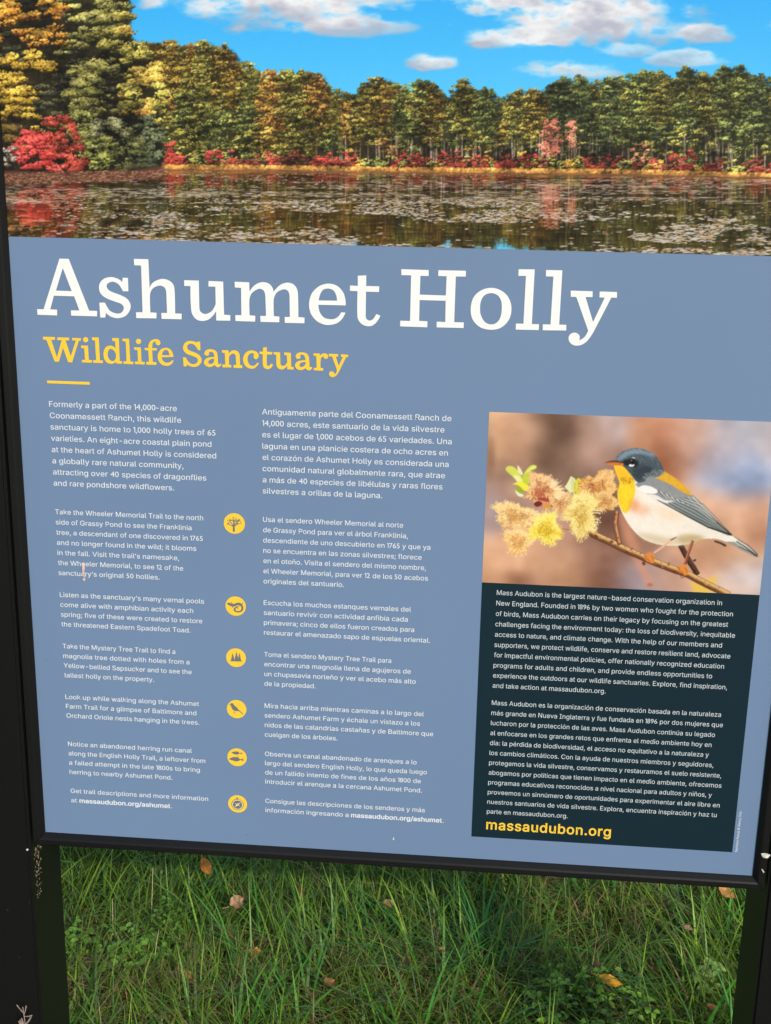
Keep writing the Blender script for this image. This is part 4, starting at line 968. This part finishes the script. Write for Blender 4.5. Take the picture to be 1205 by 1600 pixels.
ic = icon(388, 1180, 197, K5, 'round yellow icon of a compass')
pict(ic, [disc(386, 1193, 126, *K5), disc(378, 1072, 20, *K5, n=10)])
pict(ic, [disc(386, 1193, 112, *K5)], CREAMY, -.00044).name = 'dial_ring'
pict(ic, [disc(386, 1193, 96, *K5)], SLATE, -.00052).name = 'dial'
pict(ic, [on_sign(np.array([(330, 1242), (375, 1180), (442, 1152), (398, 1206)]) / 12.3 + (340, 1160)), band([(340, 1165), (432, 1222)], 9, 9, *K5)], CREAMY, -.0006).name = 'needle'

# ---- frame rails: closed profile (inward distance w from the outer edge, forward y), mitred
RW = .0150
prof = [(RW, .0), (RW, -.0022), (RW - .0052, -.0082), (RW - .0066, -.0090), (.0016, -.0090), (.0004, -.0086), (.0, -.0074), (.0, .022), (RW, .022)]
def rail(name, A, B, inA, inB, inward):
    """A, B outer corners (u, v); in*: +1 mitre; inward: unit (u, v)"""
    A, B = np.array(A), np.array(B); d = (B - A) / np.linalg.norm(B - A); n = len(prof); V = []
    for P_, sg in ((A, 1), (B, -1)):
        for w, y in prof:
            q = P_ + np.array(inward) * w + d * sg * (w + .00022); V.append(place(q[0], y, q[1]))
    me = bpy.data.meshes.new(name); F = [(i, (i + 1) % n, (i + 1) % n + n, i + n) for i in range(n)] + [tuple(range(n))[::-1], tuple(range(n, 2 * n))]
    me.from_pydata(V, [], F); me.update()
    import bmesh
    bm = bmesh.new(); bm.from_mesh(me); bmesh.ops.recalc_face_normals(bm, faces=bm.faces)
    bmesh.ops.bevel(bm, geom=[e for e in bm.edges if len(e.link_faces) == 2 and e.calc_face_angle(0) > .3], offset=.00045, segments=2, affect='EDGES'); bm.to_mesh(me); bm.free()
    o = obj(name, me, BLACK, sign); return o
OU0, OU1, OV0, OV1 = U0 - RW, U1 + RW, V0 - RW, V1 + .0138
RW2 = RW
rail('frame_rail', (OU0, V1 + RW), (OU1, V1 + RW), 1, 1, (0, -1))
rail('frame_rail', (OU0, OV0), (OU1, OV0), 1, 1, (0, 1))
rail('frame_rail', (OU0, OV0), (OU0, V1 + RW), 1, 1, (1, 0))
rr = rail('frame_rail', (OU1, OV0), (OU1, V1 + RW), 1, 1, (-1, 0))

# ---- posts
def post(x0, x1):
    import bmesh
    me = boxmesh('post', (x0 - SO.x, -.0125 - SO.y, -.02), (x1 - SO.x, .1015 - SO.y, EYE - OV0 + .06))
    bm = bmesh.new(); bm.from_mesh(me); bmesh.ops.bevel(bm, geom=bm.edges[:], offset=.0035, segments=3, affect='EDGES'); bm.to_mesh(me); bm.free()
    o = obj('post', me, POST, sign)
    cap = boxmesh('post_cap', (x0 - .003 - SO.x, -.0155 - SO.y, EYE - OV0 + .0605), (x1 + .003 - SO.x, .1045 - SO.y, EYE - OV0 + .07)); obj('post_cap', cap, BLACK, o)
# dusty black coat for the posts
POST = mat('dusty_black_coat', (0.006, 0.006, 0.0057), .36, .24, bump=(700, .1))
t = POST.node_tree; N, L = t.nodes, t.links; bs = N['Principled BSDF']
tc = N.new('ShaderNodeTexCoord'); vo = N.new('ShaderNodeTexVoronoi'); vo.inputs['Scale'].default_value = 95; vo.inputs['Randomness'].default_value = 1
L.new(tc.outputs['Object'], vo.inputs['Vector'])
lt = N.new('ShaderNodeMath'); lt.operation = 'LESS_THAN'; lt.inputs[1].default_value = .11; L.new(vo.outputs['Distance'], lt.inputs[0])
sx = N.new('ShaderNodeSeparateColor'); L.new(vo.outputs['Color'], sx.inputs[0])
gt = N.new('ShaderNodeMath'); gt.operation = 'GREATER_THAN'; gt.inputs[1].default_value = .80; L.new(sx.outputs[0], gt.inputs[0])
sep = N.new('ShaderNodeSeparateXYZ'); L.new(tc.outputs['Object'], sep.inputs[0])
lo = N.new('ShaderNodeMapRange'); lo.inputs[1].default_value = .75; lo.inputs[2].default_value = .2; L.new(sep.outputs[2], lo.inputs[0])
mu = N.new('ShaderNodeMath'); mu.operation = 'MULTIPLY'; L.new(lt.outputs[0], mu.inputs[0]); L.new(gt.outputs[0], mu.inputs[1])
mu2 = N.new('ShaderNodeMath'); mu2.operation = 'MULTIPLY'; L.new(mu.outputs[0], mu2.inputs[0]); L.new(lo.outputs[0], mu2.inputs[1])
mx = N.new('ShaderNodeMix'); mx.data_type = 'RGBA'; mx.inputs[6].default_value = (.006, .006, .0057, 1); mx.inputs[7].default_value = (.10, .095, .08, 1)
L.new(mu2.outputs[0], mx.inputs[0]); L.new(mx.outputs[2], bs.inputs['Base Color'])
post(-.5905 - .112, -.5905); post(.3855, .3855 + .112)
# ------------------------------------------------------------------ grass
GRASS = mat('grass_blade', None, .42, .35, attr='ink', trans=.40)
def blades(P, L, W, az, t0, t1, col, tipc, nseg=5, fold=0.0):
    """curved tapering blades: P (n,3) feet, length, width, heading, start/end tilt from vertical"""
    n = len(P); k = np.arange(nseg + 1) / nseg
    tilt = t0[:, None] + (t1 - t0)[:, None] * k[None] ** 1.15
    ds = L[:, None] / nseg
    h = np.concatenate([np.zeros((n, 1)), np.cumsum(np.sin(tilt[:, :-1]) * ds, 1)], 1); z = np.concatenate([np.zeros((n, 1)), np.cumsum(np.cos(tilt[:, :-1]) * ds, 1)], 1)
    z = np.maximum(z, .004 + 0 * z)
    ca, sa = np.cos(az)[:, None], np.sin(az)[:, None]
    X = P[:, 0:1] + h * ca; Y = P[:, 1:2] + h * sa; Z = P[:, 2:3] + z
    w = W[:, None] * np.minimum(1, 1.02 - k[None] ** 2.2) * (.65 + .35 * np.minimum(1, k[None] * 4)) * .5
    nx, ny = -sa, ca
    A = np.stack([X - nx * w, Y - ny * w, Z], -1); B = np.stack([X + nx * w, Y + ny * w, Z + w * fold], -1)
    V = np.stack([A, B], 2).reshape(n, -1, 3)                    # (n, 2(nseg+1), 3)
    q = np.arange(nseg)[:, None] * 2 + np.array([0, 1, 3, 2])[None]
    F = (q[None] + (np.arange(n) * (2 * nseg + 2))[:, None, None]).reshape(-1, 4)
    kk = np.repeat(k, 2)[None, :, None]
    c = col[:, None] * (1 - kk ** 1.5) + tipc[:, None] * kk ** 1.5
    return V.reshape(-1, 3), F, np.clip(c.reshape(-1, 3), .002, .9)

def field(n, x0, x1, y0, y1, seed, scale=1.0, keep=None):
    r = np.random.RandomState(seed)
    x = r.uniform(x0, x1, n); y = r.uniform(y0, y1, n)
    # clumps: pull the feet towards random centres, and let each clump share its lean
    m = max(8, int((x1 - x0) * (y1 - y0) * 55)); cx, cy = r.uniform(x0, x1, m), r.uniform(y0, y1, m)
    ci = r.randint(0, m, n); pull = r.rand(n) < .55
    x = np.where(pull, cx[ci] + r.randn(n) * .035, x); y = np.where(pull, cy[ci] + r.randn(n) * .035, y)
    lean = r.uniform(0, 6.283, m); az = np.where(pull, np.arctan2(y - cy[ci], x - cx[ci]) + r.randn(n) * .9, r.uniform(0, 6.283, n))
    gen = np.sin(x * 3.1 + 1) * 1.2 + np.cos(y * 2.7) * 1.1 + 2.4
    g = r.rand(n) < .35; az = np.where(g, gen + r.randn(n) * .6, az)
    L = (.07 + .14 * r.rand(n) ** 1.7) * scale * (.75 + .6 * r.rand(m)[ci]); W = (.0022 + .0042 * r.rand(n) ** 1.8) * scale
    t0 = r.uniform(.1, .95, n); t1 = t0 + r.uniform(.3, 1.7, n)
    hue = r.rand(n); cl = r.rand(m)[ci]
    g0 = np.stack([.036 + .075 * hue + .045 * cl, .102 + .12 * hue ** .8 + .02 * cl, .012 + .016 * r.rand(n)], -1) * (.6 + 1.15 * r.rand(n))[:, None] * (.7 + .6 * r.rand(m))[ci][:, None]
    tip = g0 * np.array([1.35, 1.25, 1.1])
    s = r.rand(n) < (.11 + .2 * (np.sin(x * 4.3) * np.cos(y * 5.1 + 2) > .25) + .25 * ((y < .72) & (r.rand(n) < .6)))            # straw
    straw = np.stack([.26 + .2 * r.rand(n), .18 + .14 * r.rand(n), .07 + .06 * r.rand(n)], -1) * (.45 + .6 * r.rand(n))[:, None]
    g0[s] = straw[s]; tip[s] = straw[s] * 1.1; t0[s] += .35; t1[s] += .35; L[s] *= .72
    P = np.c_[x, y, np.zeros(n)]
    return P, L, W, az, t0, t1, g0, tip
parts = []
def clear(a):       # keep blades out of the posts
    P = a[0]; bad = (np.abs(P[:, 1] - .045) < .07) & ((np.abs(P[:, 0] + .6465) < .066) | (np.abs(P[:, 0] - .4415) < .066))
    return tuple(v[~bad] for v in a)
outer = field(34000, -6, 6, -4, 7, 4, 1.6); k_ = (np.abs(outer[0][:, 0]) > 1.7) | (outer[0][:, 1] > 2.1) | (outer[0][:, 1] < -1.4); outer = tuple(v[k_] for v in outer)
fine = field(24000, -1.35, 1.05, .28, 1.75, 5, .9)
fine = fine[:2] + (fine[2] * .55,) + fine[3:]
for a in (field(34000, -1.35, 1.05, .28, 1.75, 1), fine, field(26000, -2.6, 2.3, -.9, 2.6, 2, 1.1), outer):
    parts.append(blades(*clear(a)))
# long broad arching blades here and there
r = np.random.RandomState(19); n = 900; x, y = r.uniform(-1.2, .9, n), r.uniform(.3, 1.6, n)
m_ = r.uniform(0, 6.283, 60); ci = r.randint(0, 60, n); cx, cy = r.uniform(-1.2, .9, 60), r.uniform(.3, 1.6, 60); x = cx[ci] + r.randn(n) * .03; y = cy[ci] + r.randn(n) * .03
gg = np.stack([.05 + .06 * r.rand(n), .15 + .14 * r.rand(n), .022 + .02 * r.rand(n)], -1) * (.7 + .7 * r.rand(60))[ci][:, None]
t0 = r.uniform(.1, .7, n); parts.append(blades(*clear((np.c_[x, y, np.zeros(n)], .13 + .13 * r.rand(n), .0038 + .0032 * r.rand(n), m_[ci] + r.randn(n) * 1.0, t0, t0 + r.uniform(.8, 1.9, n), gg, gg * 1.15)), 7, .4))
# straw thrown over the top
n = 3800; sp = np.array([on_ground(*q)[:2] for q in ((690, 1580), (600, 1560), (150, 1555), (230, 1580), (790, 1590), (1000, 1420), (500, 1400), (1080, 1380), (420, 1550), (860, 1440))]); ci = r.randint(0, len(sp), n)
P = np.c_[sp[ci] + r.randn(n, 2) * .085, r.uniform(.015, .075, n)]
st = np.stack([.30 + .22 * r.rand(n), .22 + .15 * r.rand(n), .09 + .06 * r.rand(n)], -1) * (.5 + .7 * r.rand(n))[:, None]
parts.append(blades(*clear((P, .03 + .07 * r.rand(n), .0012 + .0016 * r.rand(n), r.uniform(0, 6.28, n), r.uniform(.7, 1.5, n), r.uniform(1.2, 1.9, n), st, st * 1.1)), 4))
# short thatch lying close to the soil
r = np.random.RandomState(9); n = 26000
x, y = r.uniform(-1.5, 1.2, n), r.uniform(.2, 1.9, n)
st = np.stack([.17 + .16 * r.rand(n), .12 + .10 * r.rand(n), .05 + .04 * r.rand(n)], -1) * (.3 + .8 * r.rand(n))[:, None]
parts.append(blades(np.c_[x, y, r.uniform(.002, .02, n)], .03 + .06 * r.rand(n), .0012 + .0014 * r.rand(n), r.uniform(0, 6.28, n), r.uniform(1.0, 1.5, n), r.uniform(1.3, 1.8, n), st, st * 1.1, 3))
VV, FF, CC, k = [], [], [], 0
for v, f, c in parts: VV.append(v); FF.append(f + k); CC.append(c); k += len(v)
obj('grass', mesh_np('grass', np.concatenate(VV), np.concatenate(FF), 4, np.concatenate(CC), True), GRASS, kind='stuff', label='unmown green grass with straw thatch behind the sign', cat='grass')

# ---- broad-bladed tufts
def tuft_thing(px, py, n, L, W, label, seed, tint, spread=.035, lean=None, tl=(.1, .5)):
    r = np.random.RandomState(seed); g = on_ground(px, py, .02); t = thing('grass_tuft', label, 'grass tuft', (g[0], g[1], 0), 'broad bladed grass tufts in the lawn')
    P = np.c_[r.randn(n) * spread * .5, r.randn(n) * spread * .5, np.zeros(n)]
    az = r.uniform(0, 6.283, n) if lean is None else lean + r.randn(n) * .9
    LL = L * (.55 + .6 * r.rand(n)); WW = W * (.6 + .6 * r.rand(n)); t0 = r.uniform(*tl, n); t1 = t0 + r.uniform(.4, 1.5, n)
    col = np.array(tint) * 1.5 * (.7 + .6 * r.rand(n))[:, None]
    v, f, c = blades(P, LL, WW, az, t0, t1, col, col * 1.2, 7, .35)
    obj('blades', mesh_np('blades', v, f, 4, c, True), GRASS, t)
tuft_thing(748, 1530, 46, .24, .0062, 'large tuft of broad green blades in the shade below the middle of the sign', 21, (.030, .105, .022))
tuft_thing(590, 1525, 14, .20, .0048, 'loose tuft of narrow upright blades left of the large broad bladed tuft', 22, (.04, .12, .02), .05)
tuft_thing(1065, 1480, 7, .20, .0085, 'tuft of a few wide bluish blades near the right post', 23, (.05, .115, .055), .03, 2.6, (.6, 1.0))
tuft_thing(320, 1440, 16, .24, .0056, 'tuft of long arching blades beside the orange leaf', 24, (.05, .15, .022), .06)
tuft_thing(470, 1590, 8, .17, .0072, 'tuft of pale broad blades at the bottom edge of the photo', 25, (.085, .19, .035), .05)

# ---- leafy weeds
LEAFM = mat('weed_leaf', None, .45, .4, attr='ink', trans=.3)
def leaflet(P, d, up, L, W, col, cup=.25):
    d = d / np.linalg.norm(d); s = np.cross(d, up); s /= np.linalg.norm(s) + 1e-9; up = np.cross(s, d)
    V = []
    for t, w in ((0, .06), (.18, .62), (.42, 1.0), (.68, .82), (.88, .42), (1, .03)):
        c_ = P + d * L * t - up * L * .18 * t * t
        V += [c_ - s * W * w * .5 + up * W * cup * w, c_, c_ + s * W * w * .5 + up * W * cup * w]
    F = []
    for i in range(5):
        b = i * 3; F += [(b, b + 1, b + 4, b + 3), (b + 1, b + 2, b + 5, b + 4)]
    return np.array(V), np.array(F), np.tile(col, (18, 1))
def weed(px, py, n, R, H, label, seed, tint, size=.013):
    r = np.random.RandomState(seed); g = on_ground(px, py, H * .7); t = thing('leafy_weed', label, 'weed', (g[0], g[1], 0), 'low leafy weeds in the grass')
    sv, sf, sc, k0 = [], [], [], 0; lv, lf, lc, k1 = [], [], [], 0
    a = r.uniform(0, 6.283, n); q = R * np.sqrt(r.rand(n)); tops = np.c_[q * np.cos(a), q * np.sin(a), H * (.6 + .5 * r.rand(n))]
    v, f, c = blades(np.c_[tops[:, :2] * .25, np.zeros(n)], np.linalg.norm(tops - np.c_[tops[:, :2] * .25, np.zeros(n)], axis=1), np.full(n, .0016), np.arctan2(tops[:, 1], tops[:, 0]), np.arctan2(q * .75, tops[:, 2]), np.arctan2(q * .75, tops[:, 2]), np.tile((.07, .11, .03), (n, 1)), np.tile((.07, .12, .03), (n, 1)), 3)
    obj('stems', mesh_np('stems', v, f, 4, c), LEAFM, t)
    for i in range(n):
        dirn = np.array([math.cos(a[i]), math.sin(a[i]), .15])
        for j in range(r.randint(3, 8)):
            b = a[i] + r.uniform(-2.6, 2.6); p = tops[i] - dirn * .012 * (j // 2) * np.array([1, 1, .2]) + r.randn(3) * .002
            V, F, c = leaflet(p, np.array([math.cos(b), math.sin(b), r.uniform(-.25, .35)]), np.array([r.randn() * .35, r.randn() * .35 - .1, 1.]), size * r.uniform(.7, 1.35), size * r.uniform(.5, .8), np.array(tint) * r.uniform(1.0, 1.9))
            lv.append(V); lf.append(F + k1); lc.append(c); k1 += len(V)
    obj('leaves', mesh_np('leaves', np.concatenate(lv), np.concatenate(lf), 4, np.concatenate(lc), True), LEAFM, t)
weed(210, 1500, 46, .085, .10, 'patch of small toothed weed leaves near the left post', 31, (.10, .20, .022))
weed(272, 1440, 14, .05, .12, 'small sprig of weed leaves above the left weed patch', 32, (.09, .18, .022), .011)
weed(915, 1580, 60, .125, .10, 'bright green clump of leafy weed at the bottom right beside the yellow leaf', 33, (.15, .28, .028), .014)
weed(835, 1575, 22, .06, .08, 'sparse yellowish weed left of the bright green clump', 34, (.11, .15, .025), .010)
weed(1108, 1532, 4, .02, .10, 'single large pale weed leaf near the right post', 35, (.17, .25, .06), .026)
weed(790, 1360, 22, .07, .10, 'yellow green weed just under the lower frame rail', 36, (.11, .16, .02), .012)
weed(118, 1480, 18, .05, .12, 'weed sprig against the left post', 37, (.10, .2, .022), .012)

# ---- fallen leaves
DRYL = mat('fallen_leaf', None, .55, .3, attr='ink', trans=.22, noise=(120, .55, .55, 1.35))
def fallen(px, py, L, W, ang, pitch, roll, tint, label, z=.07, curl=.35, seed=0):
    r = np.random.RandomState(seed + 50); z += .022; g = on_ground(px, py, z)
    n, m = 11, 6; V = []; F = []
    for i in range(n):
        t = i / (n - 1.0); w = W * .5 * (math.sin(math.pi * min(1, t * 1.02 + .02)) ** .75) * (1 + .10 * math.sin(i * 2.4 + seed))
        for j in range(m):
            s = j / (m - 1.0) * 2 - 1
            V.append(((t - .5) * L, s * w, curl * W * .5 * (abs(s) ** 1.5) + curl * L * .35 * (t - .5) ** 2 + .0012 * r.randn()))
    for i in range(n - 1):
        for j in range(m - 1): a = i * m + j; F.append((a, a + m, a + m + 1, a + 1))
    V = np.array(V) * .88
    k = len(V)                                             # petiole
    pet = np.array([(-.5 * L - .35 * W * q, .04 * W * q * q, .001 + .05 * W * q) for q in (0, .4, .8, 1.2)])
    V = np.r_[V, pet - (0, .0007, 0), pet + (0, .0007, 0)]
    for q in range(3): F.append((k + q, k + q + 1, k + 4 + q + 1, k + 4 + q))
    col = np.tile(tint, (len(V), 1)) * (.75 + .5 * r.rand(len(V), 1))
    sv = np.abs(V[:, 1]) < W * .04; col[sv] *= 1.25
    o = obj('fallen_leaf', mesh_np('fallen_leaf', V, np.array(F), 4, col, True), DRYL, None, label, 'leaf', 'fallen leaves on the grass')
    o.location = g; o.rotation_euler = (roll, pitch, ang)
for a in ((323, 1356, .055, .026, -1.0, .35, .3, (.44, .17, .025), 'orange leaf lying just under the lower frame rail near the left post', .12, .35, 1),
          (371, 1411, .036, .034, .5, -.25, .6, (.42, .24, .13), 'pale tan curled leaf between the orange leaf and the middle of the lawn', .09, .6, 2),
          (352, 1458, .048, .022, -.5, .2, .2, (.20, .085, .03), 'dull brown leaf half sunk in grass below the pale tan leaf', .06, .3, 3),
          (398, 1487, .030, .020, .4, .2, .2, (.46, .26, .035), 'small golden leaf right of the dull brown leaf', .06, .3, 4),
          (294, 1524, .042, .018, -.35, .2, .3, (.40, .24, .05), 'narrow golden leaf in front of the left weed patch', .06, .35, 5),
          (471, 1394, .040, .011, -1.1, .5, .4, (.15, .055, .03), 'thin dark rusty leaf standing in the grass left of centre', .11, .2, 6),
          (512, 1538, .042, .026, 1.1, .4, .5, (.30, .15, .055), 'brown leaf tilted on edge near the bottom left of centre', .06, .5, 7),
          (690, 1485, .024, .016, 1.0, .6, .3, (.42, .20, .06), 'tiny orange tan leaf caught among the broad bladed tuft', .10, .4, 8),
          (608, 1413, .034, .024, .3, .3, .3, (.24, .18, .06), 'olive tan leaf in the shade right of centre', .09, .3, 9),
          (954, 1534, .050, .026, -.2, .25, .35, (.58, .28, .015), 'bright yellow orange leaf above the bright green weed clump', .11, .35, 10),
          (846, 1487, .036, .018, .2, .3, .2, (.20, .13, .04), 'faded brown leaf in the right half of the lawn', .06, .3, 11),
          (1136, 1396, .045, .028, -.6, .3, .4, (.48, .23, .06), 'orange tan leaf beside the right post under the frame corner', .10, .4, 12),
          (1074, 1450, .026, .015, -.4, .3, .4, (.36, .20, .11), 'small tan leaf near the wide bluish blades', .08, .4, 13),
          (142, 1470, .040, .018, .2, .2, .2, (.24, .15, .03), 'dull ochre leaf in the grass close to the left post', .06, .3, 14),
          (936, 1508, .028, .020, .8, .3, .2, (.17, .06, .03), 'dark rust leaf just above the bright yellow orange leaf', .06, .3, 15),
          (640, 1502, .022, .012, .9, .4, .3, (.16, .08, .03), 'small brown leaf scrap left of the broad bladed tuft', .07, .3, 16),
          (1112, 1575, .030, .020, .5, .3, .3, (.26, .10, .03), 'rusty leaf at the foot of the right post', .06, .3, 17)):
    fallen(*a)

# ---- dead stems and bits
STRAW = mat('dry_straw', (.46, .36, .22), .6, .2)
def rod(pts, r0, r1, ns=6):
    p = np.array(pts, float); t = np.gradient(p, axis=0); t /= np.linalg.norm(t, axis=1)[:, None]
    up = np.array([.3, .9, .2]); a = np.cross(t, up); a /= np.linalg.norm(a, axis=1)[:, None]; b = np.cross(t, a)
    q = np.arange(ns) / ns * 2 * math.pi; R_ = np.linspace(r0, r1, len(p))[:, None, None]
    V = (p[:, None] + R_ * (a[:, None] * np.cos(q)[None, :, None] + b[:, None] * np.sin(q)[None, :, None])).reshape(-1, 3)
    F = [(i * ns + j, i * ns + (j + 1) % ns, (i + 1) * ns + (j + 1) % ns, (i + 1) * ns + j) for i in range(len(p) - 1) for j in range(ns)]
    return V, np.array(F)
def join(L_):
    V, F, k = [], [], 0
    for v, f in L_: V.append(v); F.append(np.asarray(f) + k); k += len(v)
    return np.concatenate(V), np.concatenate(F)
for (px, py, h, lx, ly, lab) in ((236, 1480, .17, .002, .03, 'tall pale straw stem standing before the left weed patch'), (238, 1560, .14, .012, .02, 'pale straw stem leaning at the bottom left of the lawn'), (176, 1505, .13, -.004, .03, 'short pale straw stem beside the left post')):
    g = on_ground(px, py, .0); g[2] = 0; t = np.linspace(0, 1, 7)
    V, F = rod(np.c_[lx * t ** 2, ly * t, h * t], .0011, .0006)
    o = obj('straw_stem', mesh_np('straw_stem', V, F, 4, None, True), STRAW, None, lab, 'straw', 'dry straw stems in the grass'); o.location = g
# dry seed head in front of the left post
d = ray(42, 1600); tt = (DIST - .06) / d[2]; b0 = np.array((d[0] * tt, -.06, EYE - d[1] * tt))
rods = []
base = np.array((b0[0] - .02, -.06, 0)); topp = b0 + (-.004, 0, .027)
t = np.linspace(0, 1, 12)[:, None]; stem = base + (topp - base) * t + np.array((.02, -.01, 0)) * np.sin(t * math.pi)
rods.append(rod(stem, .0012, .0006))
r = np.random.RandomState(8)
for k in range(22):
    f = r.uniform(.86, 1.0); p = stem[0] + (topp - stem[0]) * f; p = np.array([np.interp(f, t[:, 0], stem[:, i]) for i in range(3)])
    sgn = 1 if k % 2 else -1; q = p + np.array((sgn * r.uniform(.001, .011), r.uniform(-.006, .006), r.uniform(.001, .014)))
    rods.append(rod([p, (p + q) / 2 + (0, 0, -.001), q], .0004, r.uniform(.0006, .0012), 5))
V, F = join(rods)
obj('seed_stalk', mesh_np('seed_stalk', V, F, 4, None, True), mat('dry_seed', (.27, .21, .17), .6, .2), None, 'dry branched seed stalk in front of the left post at the bottom edge', 'seed stalk')
# crumbs of web and debris hanging under the left frame corner
r = np.random.RandomState(12); CR = mat('crumbs', (.20, .155, .10), .8, .1, noise=(300, .8, .3, 1.5)); bits = []
def bit(p, s, r):
    q = r.randn(4, 3); q /= np.linalg.norm(q, axis=1)[:, None]; V = np.array([[1, 1, 1], [-1, -1, 1], [-1, 1, -1], [1, -1, -1]], float) * s * r.uniform(.5, 1.2, (4, 3)) + p
    return V, np.array([(0, 1, 2), (0, 3, 1), (0, 2, 3), (1, 3, 2)])
for k in range(80):
    v = .937 + .075 * r.rand() ** 1.6; yv = -.004 + .030 * r.rand() * (1 - .4 * (v - .937) / .075)
    bits.append(bit(np.array((-.5905 + .0012, yv, EYE - v)), r.uniform(.0004, .0010) * np.array((.8, 1, 1.5)), r))
V, F = join(bits)
obj('web_debris', mesh_np('web_debris', V, F, 3), CR, None, 'pale crumbs of web and plant debris stuck to the left post under the frame corner', 'debris', None, 'stuff')
# flecks stuck to the sign
FLK = mat('pale_fleck', (.62, .60, .48), .7, .2, noise=(400, .7, .35, 1.3))
def fleck(name, pts, y, th_, label, m=FLK, bumpy=0):
    import bmesh
    P = on_sign(np.array(pts, float)); bm = bmesh.new(); c0 = P.mean(0)
    vs = [bm.verts.new((a - c0[0], 0, -(b_ - c0[1]))) for a, b_ in P]; f = bm.faces.new(vs)
    e = bmesh.ops.extrude_face_region(bm, geom=[f]); nv = [v for v in e['geom'] if isinstance(v, bmesh.types.BMVert)]
    for i, v in enumerate(nv): v.co.y -= th_ * (1 + .5 * math.sin(i * 2.1)); v.co.x *= .85; v.co.z *= .85
    bmesh.ops.recalc_face_normals(bm, faces=bm.faces)
    me = bpy.data.meshes.new(name); bm.to_mesh(me); bm.free()
    o = obj(name, me, m, None, label, 'fleck'); o.location = (c0[0], y, EYE - c0[1]); return o
fleck('crusty_fleck', [(1187, 1327.5), (1193, 1327), (1197, 1328), (1202, 1330), (1200.5, 1332), (1198.5, 1331.5), (1199, 1334), (1195, 1335), (1190.5, 1334.5), (1188, 1332)], -.0092, .0012, 'cream crusty fleck on the right frame rail near the bottom corner')
fleck('pale_fleck', [(1187.5, 1352), (1189.5, 1352), (1192.3, 1357), (1191, 1358)], -.0092, .0006, 'tiny pale sliver on the right frame rail below the cream crusty fleck')
TW = mat('dried_stem', (.62, .47, .42), .7, .2, noise=(500, .8, .4, 1.4))
fleck('dried_stem', [(128.6, 879), (132, 878), (133.4, 885), (132.2, 892), (133.6, 899), (133.8, 906), (131.8, 909), (129.6, 906.5), (131.6, 903), (130, 897), (129.2, 889)], -.0005, .0012, 'thin dried pinkish stem stuck over the left text column', TW)
fleck('pale_fleck', [(613.8, 1311), (615.2, 1305), (616.2, 1311.5), (615, 1312.6)], -.0005, .0006, 'tiny white fleck on the blue panel just above the lower frame rail')
fleck('pale_fleck', [(46, 1319), (49, 1318), (50, 1320.5), (47.5, 1321.6)], -.0126, .0008, 'tiny pale speck at the left end of the lower frame rail')
